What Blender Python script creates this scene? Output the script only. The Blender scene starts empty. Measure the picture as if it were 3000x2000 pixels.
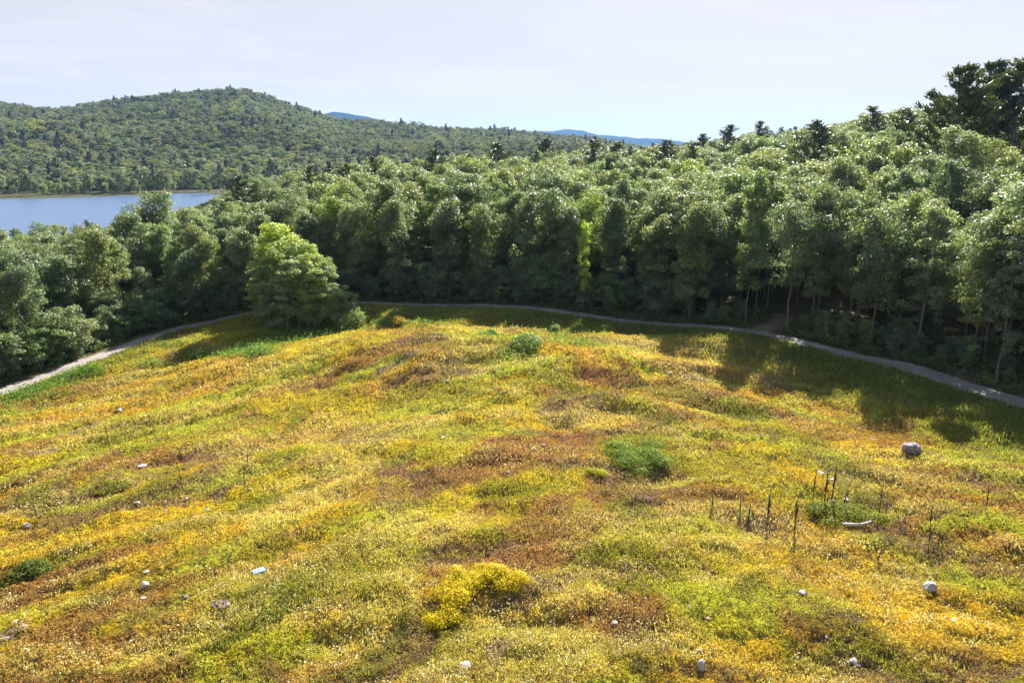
import bpy, math, random
import numpy as np
from mathutils import Vector
S = bpy.context.scene
COL = S.collection
R = math.radians
# ------------------------------------------------------------------ camera, light, exposure
CH = 20.0; PITCH = 15.2; LENS = 26.0
cd = bpy.data.cameras.new('camera'); cam = bpy.data.objects.new('camera', cd); COL.objects.link(cam)
cd.lens = LENS; cd.sensor_width = 36.0; cd.clip_start = 0.5; cd.clip_end = 40000
cam.location = (0, 0, CH); cam.rotation_euler = (R(90 - PITCH), 0, 0)
S.camera = cam
SUN_AZ = 20.0; SUN_EL = 35.5
w = bpy.data.worlds.new('World'); S.world = w; w.use_nodes = True
wn = w.node_tree.nodes; wl = w.node_tree.links; wn.clear()
def N(nt, typ, **kw):
    n = nt.nodes.new(typ)
    for k, v in kw.items(): setattr(n, k, v)
    return n
def build_world():
    nt = w.node_tree
    sky = N(nt, 'ShaderNodeTexSky', sky_type='NISHITA', sun_disc=False)
    sky.sun_elevation = R(SUN_EL); sky.sun_rotation = R(SUN_AZ); sky.altitude = 0
    sky.air_density = 1.0; sky.dust_density = 1.2; sky.ozone_density = 3.0
    bg = N(nt, 'ShaderNodeBackground'); bg.inputs[1].default_value = 0.05
    out = N(nt, 'ShaderNodeOutputWorld')
    # thin cirrus: wisps laid out on the direction of view from the ground
    tc = N(nt, 'ShaderNodeTexCoord'); mp = N(nt, 'ShaderNodeMapping')
    mp.inputs['Scale'].default_value = (1.5, 1.2, 9.0); mp.inputs['Rotation'].default_value = (0, 0.22, 0.0)
    nz = N(nt, 'ShaderNodeTexNoise'); nz.inputs['Scale'].default_value = 2.3; nz.inputs['Detail'].default_value = 7
    nz.inputs['Roughness'].default_value = 0.62; nz.inputs['Distortion'].default_value = 0.7
    rp = N(nt, 'ShaderNodeValToRGB'); rp.color_ramp.elements[0].position = 0.44; rp.color_ramp.elements[1].position = 0.72
    rp.color_ramp.elements[0].color = (0, 0, 0, 1); rp.color_ramp.elements[1].color = (.8, .8, .8, 1)
    mx = N(nt, 'ShaderNodeMix', data_type='RGBA'); mx.inputs[7].default_value = (5.6, 5.5, 5.9, 1)
    nt.links.new(tc.outputs['Generated'], mp.inputs[0]); nt.links.new(mp.outputs[0], nz.inputs[0])
    nt.links.new(nz.outputs[0], rp.inputs[0]); nt.links.new(rp.outputs[0], mx.inputs[0])
    veil = N(nt, 'ShaderNodeMix', data_type='RGBA'); veil.inputs[7].default_value = (4.6, 4.6, 5.0, 1)          # high thin haze over the whole sky
    sx = N(nt, 'ShaderNodeSeparateXYZ'); mr = N(nt, 'ShaderNodeMapRange'); mr.inputs[1].default_value = .2; mr.inputs[2].default_value = .4; mr.inputs[3].default_value = .93; mr.inputs[4].default_value = .0
    nt.links.new(tc.outputs['Generated'], sx.inputs[0]); nt.links.new(sx.outputs[2], mr.inputs[0]); nt.links.new(mr.outputs[0], veil.inputs[0])
    nt.links.new(sky.outputs[0], veil.inputs[6])
    nt.links.new(veil.outputs[2], mx.inputs[6]); nt.links.new(mx.outputs[2], bg.inputs[0]); nt.links.new(bg.outputs[0], out.inputs[0])
build_world()
sd = bpy.data.lights.new('sun', 'SUN'); sd.energy = 5.0; sd.angle = R(0.53); sd.color = (1.0, .95, .86)
sun = bpy.data.objects.new('sun', sd); COL.objects.link(sun)
sdir = Vector((math.sin(R(SUN_AZ)) * math.cos(R(SUN_EL)), math.cos(R(SUN_AZ)) * math.cos(R(SUN_EL)), math.sin(R(SUN_EL))))
sun.rotation_euler = sdir.to_track_quat('Z', 'Y').to_euler(); sun.location = sdir * 100
S.view_settings.view_transform = 'Standard'; S.view_settings.look = 'None'
S.view_settings.exposure = 1.72; S.view_settings.gamma = 1.0
S.render.engine = 'CYCLES'
S.cycles.max_bounces = 8; S.cycles.transparent_max_bounces = 4; S.cycles.volume_bounces = 0
S.cycles.diffuse_bounces = 4; S.cycles.glossy_bounces = 2; S.cycles.transmission_bounces = 6

# ------------------------------------------------------------------ numbers
rng = np.random.default_rng(11)
def hash2(i, j, s):
    h = (i.astype(np.int64) * 374761393 + j.astype(np.int64) * 668265263 + s * 1442695041) & 0xffffffff
    h = ((h ^ (h >> 13)) * 1274126177) & 0xffffffff
    h = h ^ (h >> 16)
    return (h & 0xffff) / 65535.0
def vnoise(x, y, s=0):
    xi = np.floor(x); yi = np.floor(y); fx = x - xi; fy = y - yi
    fx = fx * fx * (3 - 2 * fx); fy = fy * fy * (3 - 2 * fy)
    a = hash2(xi, yi, s); b = hash2(xi + 1, yi, s); c = hash2(xi, yi + 1, s); d = hash2(xi + 1, yi + 1, s)
    return (a * (1 - fx) + b * fx) * (1 - fy) + (c * (1 - fx) + d * fx) * fy
def fbm(x, y, s=0, o=4):
    v = 0; a = .5; t = 0
    for k in range(o):
        v = v + a * vnoise(x, y, s + k * 17); t += a; a *= .5; x = x * 2.03 + 7.1; y = y * 2.03 + 3.7
    return v / t
def sstep(a, b, x):
    t = np.clip((x - a) / (b - a), 0, 1); return t * t * (3 - 2 * t)
ROWS = np.array([0, 30, 50, 65, 80, 95, 120, 160, 220, 300, 400, 430, 470, 520, 600, 850, 1100, 1300, 1700, 2300, 4000.])
US = np.array([-.9, -.7, -.6, -.5, -.42, -.35, -.28, -.2, -.1, 0, .1, .2, .35, .5, .7, .9])
TZ = np.array([
 [1, -.5, -2, -3, -4, -5, -7, -10, -13, -15, -14, -11.7, -11, -8, 0, 30, 60, 60, 50, 20, -13],
 [1, 0, -1.2, -2.2, -3, -4, -6, -9.5, -13, -15, -14, -11.6, -11, -8, 1, 33, 68, 66, 50, 20, -13],
 [.8, 0, -1, -1.8, -2.3, -3, -5, -9, -13, -15, -14, -12, -11.2, -9, 0, 30, 60, 60, 50, 20, -13],
 [.5, 0, -.8, -1.4, -1.5, -2, -4, -8, -12.5, -15, -14, -12.7, -11.3, -9.5, -2, 28, 60, 77, 60, 20, -13],
 [.3, 0, -.6, -1, -1, -.8, -2, -4.5, -9, -14, -14, -13.5, -12.1, -10.5, -4, 28, 66, 92, 70, 20, -13],
 [.2, 0, -.5, -.7, -.6, 0, 0, -1.5, -4, -9, -11, -11, -11, -10, -4, 28, 70, 97, 75, 20, -13],
 [.1, 0, -.3, -.4, -.3, .2, .5, 0, -2, -7, -11, -11, -11, -10, -5, 20, 52, 71, 60, 15, -13],
 [0, 0, 0, .3, .2, .2, .8, 1, 0, -3, -10, -11, -11, -10, -6, 10, 32, 44, 35, 5, -13],
 [0, 0, .3, .6, .5, .2, 1, 1, .5, -2, -7, -9, -10, -10, -6, 7, 24, 34, 28, 5, -13],
 [0, 0, .3, .6, .5, .3, 1, 1.5, 1.2, 0, -5, -6, -8, -9, -6, 5, 18, 26, 20, 0, -13],
 [0, 0, .2, .4, .4, .3, .9, 1.8, 2.4, 2.2, 0, -2, -5, -7, -6, 2, 10, 16, 10, -5, -13],
 [0, 0, .1, .2, .3, .5, 1, 2, 3.2, 3.5, 2, 1, 0, -4, -6, -3, 0, 3, -4, -10, -13],
 [0, 0, 0, .1, .4, 1.2, 2.5, 4.5, 7, 8, 7, 6, 6, 6, 8, 13, 6, 0, -5, -10, -13],
 [0, 0, 0, .2, 1, 3, 5.5, 9, 13, 15, 15, 14, 14, 14, 16, 18, 10, 5, 0, -8, -13],
 [0, 0, .2, .6, 2, 5, 8, 12, 16, 18, 17, 17, 17, 17, 17, 17, 12, 8, 0, -8, -13],
 [0, 0, .3, 1.5, 4, 7, 10, 15, 19, 20, 18, 18, 18, 18, 18, 18, 12, 8, 0, -8, -13]])
def cr(p0, p1, p2, p3, t):
    m1 = (p2 - p0) * .35; m2 = (p3 - p1) * .35
    return (2*t**3 - 3*t**2 + 1) * p1 + (t**3 - 2*t**2 + t) * m1 + (-2*t**3 + 3*t**2) * p2 + (t**3 - t**2) * m2
def table(x, y):
    u = np.clip(x / np.maximum(y, 40), -.899, .899); yy = np.clip(y, 0, 3999)
    iu = np.clip(np.searchsorted(US, u, 'right') - 1, 0, len(US) - 2); tu = (u - US[iu]) / (US[iu + 1] - US[iu])
    iy = np.clip(np.searchsorted(ROWS, yy, 'right') - 1, 0, len(ROWS) - 2); ty = (yy - ROWS[iy]) / (ROWS[iy + 1] - ROWS[iy])
    def row(k):
        k = np.clip(k, 0, len(US) - 1)
        g = lambda q: TZ[k, np.clip(iy + q, 0, len(ROWS) - 1)]
        return cr(g(-1), g(0), g(1), g(2), ty)
    return cr(row(iu - 1), row(iu), row(iu + 1), row(iu + 2), tu)
STX = np.linspace(-90, 90, 181); STF = np.cumsum(np.interp(STX, [-90, -45, -25, -8, 5, 18, 90], [.3, .55, .6, .3, .05, -.15, -.2]))
def stripe(x, y):      # the lie of the heath: streaks run diagonally on the left and level on the right
    return y - np.interp(x, STX, STF)
def height0(x, y):
    x = np.asarray(x, float); y = np.asarray(y, float)
    z = table(x, y)
    g = lambda cx, cy, a, sx, sy: a * np.exp(-((x - cx) / sx) ** 2 - ((y - cy) / sy) ** 2)
    z = z + g(-8, 67, 1.9, 19, 8) + g(22, 70, 1.2, 8, 5) + g(3, 78, -.9, 10, 5) + g(6, 62, .9, 7, 4) + g(-20, 79, -.7, 8, 5) + g(10, 60, .8, 8, 5) + g(-24, 62, .5, 9, 4)
    q = stripe(x, y)
    near = np.exp(-(np.maximum(0, np.hypot(x, y - 40) - 45) / 25) ** 2)
    z = z + near * ((fbm(x / 9, q / 4.2, 5, 3) - .5) * 1.7 + (fbm(x / 2.4, q / 1.4, 9, 3) - .5) * .5)
    z = z - 7 * sstep(700, 1050, y) * (1 - sstep(1700, 2300, y)); far = sstep(450, 700, y)
    z = z + far * (fbm(x / 160, y / 160, 21, 4) - .5) * 26
    return z
FPX = LENS / 36 * 3000
cp, sp = math.cos(R(PITCH)), math.sin(R(PITCH))
def ray(px, py):
    u = (px - 1500) / FPX; v = (py - 1000) / FPX
    return np.array([u, cp - v * sp, -sp - v * cp])
def hit(px, py, hf=None, t0=15):
    hf = hf or height; d = ray(px, py)
    t = np.concatenate([np.arange(t0, 130, .15), np.arange(130, 2500, 2)])
    P = d[None] * t[:, None]; zz = hf(P[:, 0], P[:, 1]) - (P[:, 2] + CH)
    k = np.argmax(zz > 0) if (zz > 0).any() else len(t) - 1
    p = P[k].copy(); p[2] = hf(p[0:1], p[1:2])[0]; return p
# path centre line, found on the ground
PP = [(0, 1137), (128, 1110), (255, 1061), (383, 1003), (510, 958), (638, 937), (752, 926), (900, 905), (1059, 889), (1212, 887), (1403, 891), (1531, 903), (1658, 920), (1786, 934), (2041, 950), (2168, 969), (2296, 992), (2423, 1020), (2551, 1054), (2679, 1091), (2806, 1127), (3000, 1183)]
pl = [hit(a, b, height0)[:2] for a, b in PP]
pl[7] = np.array([-25.5, 89.5])
pl = [np.array([-66., 20]), np.array([-56., 42])] + pl + [np.array([48., 38]), np.array([60., 12])]
pl = np.array(pl)
def smooth(p, n=5):
    out = []
    q = np.vstack([2 * p[0] - p[1], p, 2 * p[-1] - p[-2]])
    for i in range(1, len(q) - 2):
        for k in range(n):
            t = k / n
            out.append(.5 * ((2 * q[i]) + (-q[i-1] + q[i+1]) * t + (2*q[i-1] - 5*q[i] + 4*q[i+1] - q[i+2]) * t*t + (-q[i-1] + 3*q[i] - 3*q[i+1] + q[i+2]) * t**3))
    out.append(p[-1]); return np.array(out)
for _ in range(2): pl[1:-1] = .25 * pl[:-2] + .5 * pl[1:-1] + .25 * pl[2:]
PL = smooth(pl, 6)
PZ = height0(PL[:, 0], PL[:, 1])
for _ in range(12): PZ[1:-1] = .25 * PZ[:-2] + .5 * PZ[1:-1] + .25 * PZ[2:]
def pdist(x, y, line=None, lz=None):
    line = PL if line is None else line; lz = PZ if lz is None else lz
    x = np.asarray(x, float); y = np.asarray(y, float)
    best = np.full(x.shape, 1e9); bz = np.zeros(x.shape)
    for i in range(len(line) - 1):
        a = line[i]; d = line[i + 1] - a; L = d @ d
        t = np.clip(((x - a[0]) * d[0] + (y - a[1]) * d[1]) / L, 0, 1)
        dd = np.hypot(x - a[0] - t * d[0], y - a[1] - t * d[1]); m = dd < best
        best = np.where(m, dd, best); bz = np.where(m, lz[i] + (lz[i + 1] - lz[i]) * t, bz)
    return best, bz
def height(x, y):
    x = np.asarray(x, float); y = np.asarray(y, float)
    z = height0(x, y); m = (np.abs(x) < 75) & (y > 0) & (y < 105)
    if m.any():
        d, bz = pdist(x[m], y[m]); k = 1 - sstep(1.6, 4.5, d)
        z = z.copy(); z[m] = z[m] * (1 - k) + bz * k
    return z
def inside(x, y, poly):
    x = np.asarray(x, float); c = np.zeros(x.shape, bool); n = len(poly)
    for i in range(n):
        x1, y1 = poly[i]; x2, y2 = poly[(i + 1) % n]
        if y1 == y2: continue
        k = ((y1 > y) != (y2 > y)) & (x < (x2 - x1) * (y - y1) / (y2 - y1) + x1); c ^= k
    return c
FIELD = np.vstack([PL, [[62, -40], [-68, -40]]])
def in_field(x, y): return inside(x, y, FIELD)
tr = np.array([hit(2205, 974, height)[:2], hit(2245, 958, height)[:2], hit(2285, 944, height)[:2], hit(2300, 930, height)[:2]])   # side trail into the wood
TRL = smooth(tr, 6); TRZ = height(TRL[:, 0], TRL[:, 1])

# ------------------------------------------------------------------ mesh helpers
def tag(o, label=None, cat=None, group=None, kind=None):
    if label: o['label'] = label
    if cat: o['category'] = cat
    if group: o['group'] = group
    if kind: o['kind'] = kind
    return o
def mesh(name, V, F, cols=None, smooth_=False, mat=None):
    V = np.asarray(V, np.float32); F = np.asarray(F, np.int32)
    me = bpy.data.meshes.new(name); n = len(V); m, k = F.shape
    me.vertices.add(n); me.vertices.foreach_set('co', V.ravel())
    me.loops.add(m * k); me.loops.foreach_set('vertex_index', F.ravel())
    me.polygons.add(m); me.polygons.foreach_set('loop_start', np.arange(m, dtype=np.int32) * k)
    if smooth_: me.polygons.foreach_set('use_smooth', np.ones(m, bool))
    me.update(calc_edges=True)
    if cols is not None:
        a = me.color_attributes.new('Col', 'FLOAT_COLOR', 'POINT')
        c = np.ones((n, 4), np.float32); c[:, :cols.shape[1]] = cols; a.data.foreach_set('color', c.ravel())
    if mat: me.materials.append(mat)
    return me
def obj(name, me, parent=None, mat=None):
    o = bpy.data.objects.new(name, me); COL.objects.link(o)
    if parent: o.parent = parent
    if mat and not me.materials: me.materials.append(mat)
    return o
def empty(name, loc, rz=0, s=1):
    o = bpy.data.objects.new(name, None); COL.objects.link(o); o.location = loc; o.rotation_euler = (0, 0, rz); o.scale = (s, s, s)
    o.empty_display_size = .2; return o
class Tubes:
    def __init__(s): s.V = []; s.F = []; s.n = 0
    def add(s, pts, rad, sides=6):
        pts = np.asarray(pts, float); rad = np.asarray(rad, float); k = len(pts)
        T = np.gradient(pts, axis=0); T /= np.linalg.norm(T, axis=1, keepdims=True) + 1e-9
        ref = np.array([0, 0, 1.]) if abs(T[0][2]) < .8 else np.array([1., 0, 0])
        A = np.cross(T, ref); A /= np.linalg.norm(A, axis=1, keepdims=True) + 1e-9; B = np.cross(T, A)
        an = np.arange(sides) * 2 * math.pi / sides
        ring = pts[:, None] + rad[:, None, None] * (np.cos(an)[None, :, None] * A[:, None] + np.sin(an)[None, :, None] * B[:, None])
        s.V.append(ring.reshape(-1, 3))
        for i in range(k - 1):
            for j in range(sides):
                a = s.n + i * sides + j; b = s.n + i * sides + (j + 1) % sides
                s.F.append((a, b, b + sides, a + sides))
        s.n += k * sides
        # closed end
        s.V.append(pts[-1:]+T[-1:]*rad[-1]); e = s.n; s.n += 1
        for j in range(sides):
            a = e - sides + j; b = e - sides + (j + 1) % sides; s.F.append((a, b, e, e))
    def mesh(s, name, mat, cols=None):
        V = np.vstack(s.V); F = [f for f in s.F]
        me = bpy.data.meshes.new(name); me.from_pydata(V.tolist(), [], [tuple(dict.fromkeys(f)) for f in F]); me.update()
        me.polygons.foreach_set('use_smooth', np.ones(len(me.polygons), bool)); me.materials.append(mat); return me
def unit(v): return v / (np.linalg.norm(v, axis=-1, keepdims=True) + 1e-9)
def leaves(C, Nn, size, rg, aspect=.6, fold=.25, spin=None):
    """one folded two-triangle leaf per centre C, facing Nn"""
    n = len(C); Nn = unit(Nn); r = unit(rg.normal(size=(n, 3)) if spin is None else spin)
    A = unit(np.cross(Nn, r)); B = np.cross(Nn, A); s = np.asarray(size).reshape(-1, 1) * np.ones((n, 1))
    tip = C + A * s * .5; back = C - A * s * .5
    l = C + B * s * aspect * .5 + Nn * s * fold * .3; rr = C - B * s * aspect * .5 + Nn * s * fold * .3
    V = np.stack([back, l, tip, rr], 1).reshape(-1, 3)
    b = np.arange(n)[:, None] * 4
    F = np.concatenate([b + np.array([[0, 1, 2]]), b + np.array([[0, 2, 3]])], 1).reshape(-1, 3)
    return V, F
def cloud(blobs, n, size, rg, up=.5, rnd=.8, inner=.35, lowcut=-.75):
    """leaves over the shells of ellipsoid blobs (cx,cy,cz,rx,ry,rz)"""
    B = np.asarray(blobs, float); wgt = (B[:, 3] * B[:, 4]) ** 1.0; wgt /= wgt.sum()
    k = rg.choice(len(B), n, p=wgt); d = unit(rg.normal(size=(n, 3)))
    d[:, 2] = np.where(d[:, 2] < lowcut, -d[:, 2], d[:, 2])
    rr = 1 - inner * rg.random(n) ** 1.6; rr *= 1 + np.where(rg.random(n) < .3, .34, .14) * rg.normal(size=n)
    C = B[k, :3] + d * B[k, 3:6] * rr[:, None]
    Nn = d + up * np.array([0, 0, 1]) + rnd * rg.normal(size=(n, 3))
    V, F = leaves(C, Nn, size * rg.uniform(.6, 1.35, n), rg)
    return V, F, k

# ------------------------------------------------------------------ materials
def mat(name):
    m = bpy.data.materials.new(name); m.use_nodes = True; nt = m.node_tree
    p = nt.nodes['Principled BSDF']; return m, nt, p
def leafmat(name, base, trans=.38, rough=.42, spec=.5, tcol=(1.5, 1.35, .5), mode='OBJECT'):
    m, nt, p = mat(name); L = nt.links
    at = N(nt, 'ShaderNodeAttribute', attribute_name='Col')
    b = N(nt, 'ShaderNodeRGB'); b.outputs[0].default_value = (*base, 1)
    m1 = N(nt, 'ShaderNodeMix', data_type='RGBA', blend_type='MULTIPLY'); m1.inputs[0].default_value = 1
    L.new(b.outputs[0], m1.inputs[6]); L.new(at.outputs['Color'], m1.inputs[7])
    m2 = N(nt, 'ShaderNodeMix', data_type='RGBA', blend_type='MULTIPLY'); m2.inputs[0].default_value = 1
    L.new(m1.outputs[2], m2.inputs[6])
    if mode == 'OBJECT':
        oi = N(nt, 'ShaderNodeObjectInfo'); L.new(oi.outputs['Color'], m2.inputs[7])
    elif mode == 'INST':
        oi = N(nt, 'ShaderNodeAttribute', attribute_name='tint', attribute_type='INSTANCER'); L.new(oi.outputs['Color'], m2.inputs[7])
    else:
        m2.inputs[7].default_value = (1, 1, 1, 1)
    L.new(m2.outputs[2], p.inputs['Base Color']); p.inputs['Roughness'].default_value = rough
    p.inputs['Specular IOR Level'].default_value = spec
    if trans > 0:
        tr_ = N(nt, 'ShaderNodeBsdfTranslucent'); m3 = N(nt, 'ShaderNodeMix', data_type='RGBA', blend_type='MULTIPLY')
        m3.inputs[0].default_value = 1; m3.inputs[7].default_value = (*tcol, 1); L.new(m2.outputs[2], m3.inputs[6]); L.new(m3.outputs[2], tr_.inputs[0])
        ms = N(nt, 'ShaderNodeMixShader'); ms.inputs[0].default_value = trans
        L.new(p.outputs[0], ms.inputs[1]); L.new(tr_.outputs[0], ms.inputs[2]); L.new(ms.outputs[0], nt.nodes['Material Output'].inputs[0])
    return m
def noisemat(name, c1, c2, scale, rough=.9, bump=.3, spec=.2, detail=6, c3=None):
    m, nt, p = mat(name); L = nt.links
    tc = N(nt, 'ShaderNodeTexCoord'); nz = N(nt, 'ShaderNodeTexNoise'); nz.inputs['Scale'].default_value = scale; nz.inputs['Detail'].default_value = detail
    nz.inputs['Roughness'].default_value = .65
    rp = N(nt, 'ShaderNodeValToRGB'); rp.color_ramp.elements[0].color = (*c1, 1); rp.color_ramp.elements[1].color = (*c2, 1)
    rp.color_ramp.elements[0].position = .35; rp.color_ramp.elements[1].position = .65
    if c3: e = rp.color_ramp.elements.new(.5); e.color = (*c3, 1)
    L.new(tc.outputs['Object'], nz.inputs[0]); L.new(nz.outputs[0], rp.inputs[0]); L.new(rp.outputs[0], p.inputs['Base Color'])
    bp = N(nt, 'ShaderNodeBump'); bp.inputs['Strength'].default_value = bump; bp.inputs['Distance'].default_value = .05
    L.new(nz.outputs[0], bp.inputs['Height']); L.new(bp.outputs[0], p.inputs['Normal'])
    p.inputs['Roughness'].default_value = rough; p.inputs['Specular IOR Level'].default_value = spec; return m
M = {}
OAK = (.205, .24, .14)
M['leaf'] = leafmat('broad_leaves', OAK, .46, .5, .55, (1.2, 1.25, .6))
M['leaf_i'] = leafmat('broad_leaves_wood', OAK, .46, .5, .55, (1.2, 1.25, .6), mode='INST')
M['leaf_h'] = leafmat('broad_leaves_hill', OAK, .4, .75, .15, (1.2, 1.25, .6), mode='INST')
M['needle'] = leafmat('pine_needles', (.075, .1, .04), trans=.15, rough=.5)
M['needle_i'] = leafmat('pine_needles_wood', (.07, .095, .045), trans=.12, rough=.5, mode='INST')
M['heath'] = leafmat('heath_leaves', (1, 1, 1), trans=.45, rough=.7, spec=.1, tcol=(1.15, 1.05, .6), mode='NONE')
M['bush'] = leafmat('bush_leaves', (1, 1, 1), trans=.3, rough=.65, spec=.15, tcol=(1.3, 1.2, .4), mode='OBJECT')
M['bark'] = noisemat('grey_bark', (.09, .075, .06), (.26, .235, .2), 6, bump=.5)
M['birch'] = noisemat('pale_birch_bark', (.16, .15, .13), (.5, .48, .43), 4, bump=.2)
M['rock'] = noisemat('pale_granite', (.2, .17, .16), (.62, .57, .56), 5, bump=.8)
M['rockg'] = noisemat('grey_lichen_granite', (.05, .05, .055), (.4, .37, .38), 3.2, bump=.7, c3=(.25, .23, .26))
M['rockp'] = noisemat('pink_granite', (.3, .2, .17), (.55, .42, .37), 6, bump=.5)
M['dead'] = noisemat('dead_stalk', (.025, .016, .012), (.1, .065, .045), 25, bump=.6)
M['wood'] = noisemat('weathered_wood', (.3, .27, .23), (.6, .56, .5), 9, bump=.5)
M['twig'] = noisemat('old_twigs', (.1, .07, .065), (.42, .33, .31), 12, bump=.5)
m, nt, p = mat('gravel'); M['gravel'] = m
tc = N(nt, 'ShaderNodeTexCoord'); a = N(nt, 'ShaderNodeTexNoise'); a.inputs['Scale'].default_value = .5; a.inputs['Detail'].default_value = 8; a.inputs['Roughness'].default_value = .7
b = N(nt, 'ShaderNodeTexNoise'); b.inputs['Scale'].default_value = 14; b.inputs['Detail'].default_value = 3
rp = N(nt, 'ShaderNodeValToRGB'); rp.color_ramp.elements[0].position = .3; rp.color_ramp.elements[1].position = .7
rp.color_ramp.elements[0].color = (.12, .108, .095, 1); rp.color_ramp.elements[1].color = (.36, .32, .285, 1)
mx = N(nt, 'ShaderNodeMix'); mx.inputs[0].default_value = .5
nt.links.new(tc.outputs['Object'], a.inputs[0]); nt.links.new(tc.outputs['Object'], b.inputs[0]); nt.links.new(a.outputs[0], mx.inputs[2]); nt.links.new(b.outputs[0], mx.inputs[3])
nt.links.new(mx.outputs[0], rp.inputs[0]); nt.links.new(rp.outputs[0], p.inputs['Base Color']); p.inputs['Roughness'].default_value = .95
m, nt, p = mat('ground'); M['ground'] = m
at = N(nt, 'ShaderNodeAttribute', attribute_name='Col'); tc = N(nt, 'ShaderNodeTexCoord')
nz = N(nt, 'ShaderNodeTexNoise'); nz.inputs['Scale'].default_value = 3.5; nz.inputs['Detail'].default_value = 8; nz.inputs['Roughness'].default_value = .75
rp = N(nt, 'ShaderNodeValToRGB'); rp.color_ramp.elements[0].position = .3; rp.color_ramp.elements[1].position = .7
rp.color_ramp.elements[0].color = (.45, .42, .4, 1); rp.color_ramp.elements[1].color = (1.25, 1.25, 1.2, 1)
mx = N(nt, 'ShaderNodeMix', data_type='RGBA', blend_type='MULTIPLY'); mx.inputs[0].default_value = 1
nt.links.new(tc.outputs['Object'], nz.inputs[0]); nt.links.new(nz.outputs[0], rp.inputs[0]); nt.links.new(at.outputs['Color'], mx.inputs[6]); nt.links.new(rp.outputs[0], mx.inputs[7])
nt.links.new(mx.outputs[2], p.inputs['Base Color']); p.inputs['Roughness'].default_value = .95; p.inputs['Specular IOR Level'].default_value = .1
bp = N(nt, 'ShaderNodeBump'); bp.inputs['Strength'].default_value = .8; bp.inputs['Distance'].default_value = .12
nt.links.new(nz.outputs[0], bp.inputs['Height']); nt.links.new(bp.outputs[0], p.inputs['Normal'])
m, nt, p = mat('lake_water'); M['water'] = m
p.inputs['Base Color'].default_value = (.09, .15, .27, 1); p.inputs['Roughness'].default_value = .2; p.inputs['IOR'].default_value = 1.33
tc = N(nt, 'ShaderNodeTexCoord'); nz = N(nt, 'ShaderNodeTexNoise'); nz.inputs['Scale'].default_value = .35; nz.inputs['Detail'].default_value = 6; nz.inputs['Roughness'].default_value = .7
mp = N(nt, 'ShaderNodeMapping'); mp.inputs['Scale'].default_value = (1, 2.2, 1)
bp = N(nt, 'ShaderNodeBump'); bp.inputs['Strength'].default_value = .5; bp.inputs['Distance'].default_value = .6
nt.links.new(tc.outputs['Object'], mp.inputs[0]); nt.links.new(mp.outputs[0], nz.inputs[0]); nt.links.new(nz.outputs[0], bp.inputs['Height']); nt.links.new(bp.outputs[0], p.inputs['Normal'])
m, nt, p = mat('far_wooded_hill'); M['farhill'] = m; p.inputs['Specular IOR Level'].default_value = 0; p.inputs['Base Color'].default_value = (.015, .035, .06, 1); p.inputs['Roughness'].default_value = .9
def plain(name, c, rough=.4, spec=.5):
    m, nt, p = mat(name); p.inputs['Base Color'].default_value = (*c, 1); p.inputs['Roughness'].default_value = rough; p.inputs['Specular IOR Level'].default_value = spec; return m
M['blue'] = plain('blue_plastic', (.02, .16, .6)); M['white'] = plain('white_plastic', (.3, .62, .85)); M['lightblue'] = plain('pale_blue_plastic', (.15, .45, .75))

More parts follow.
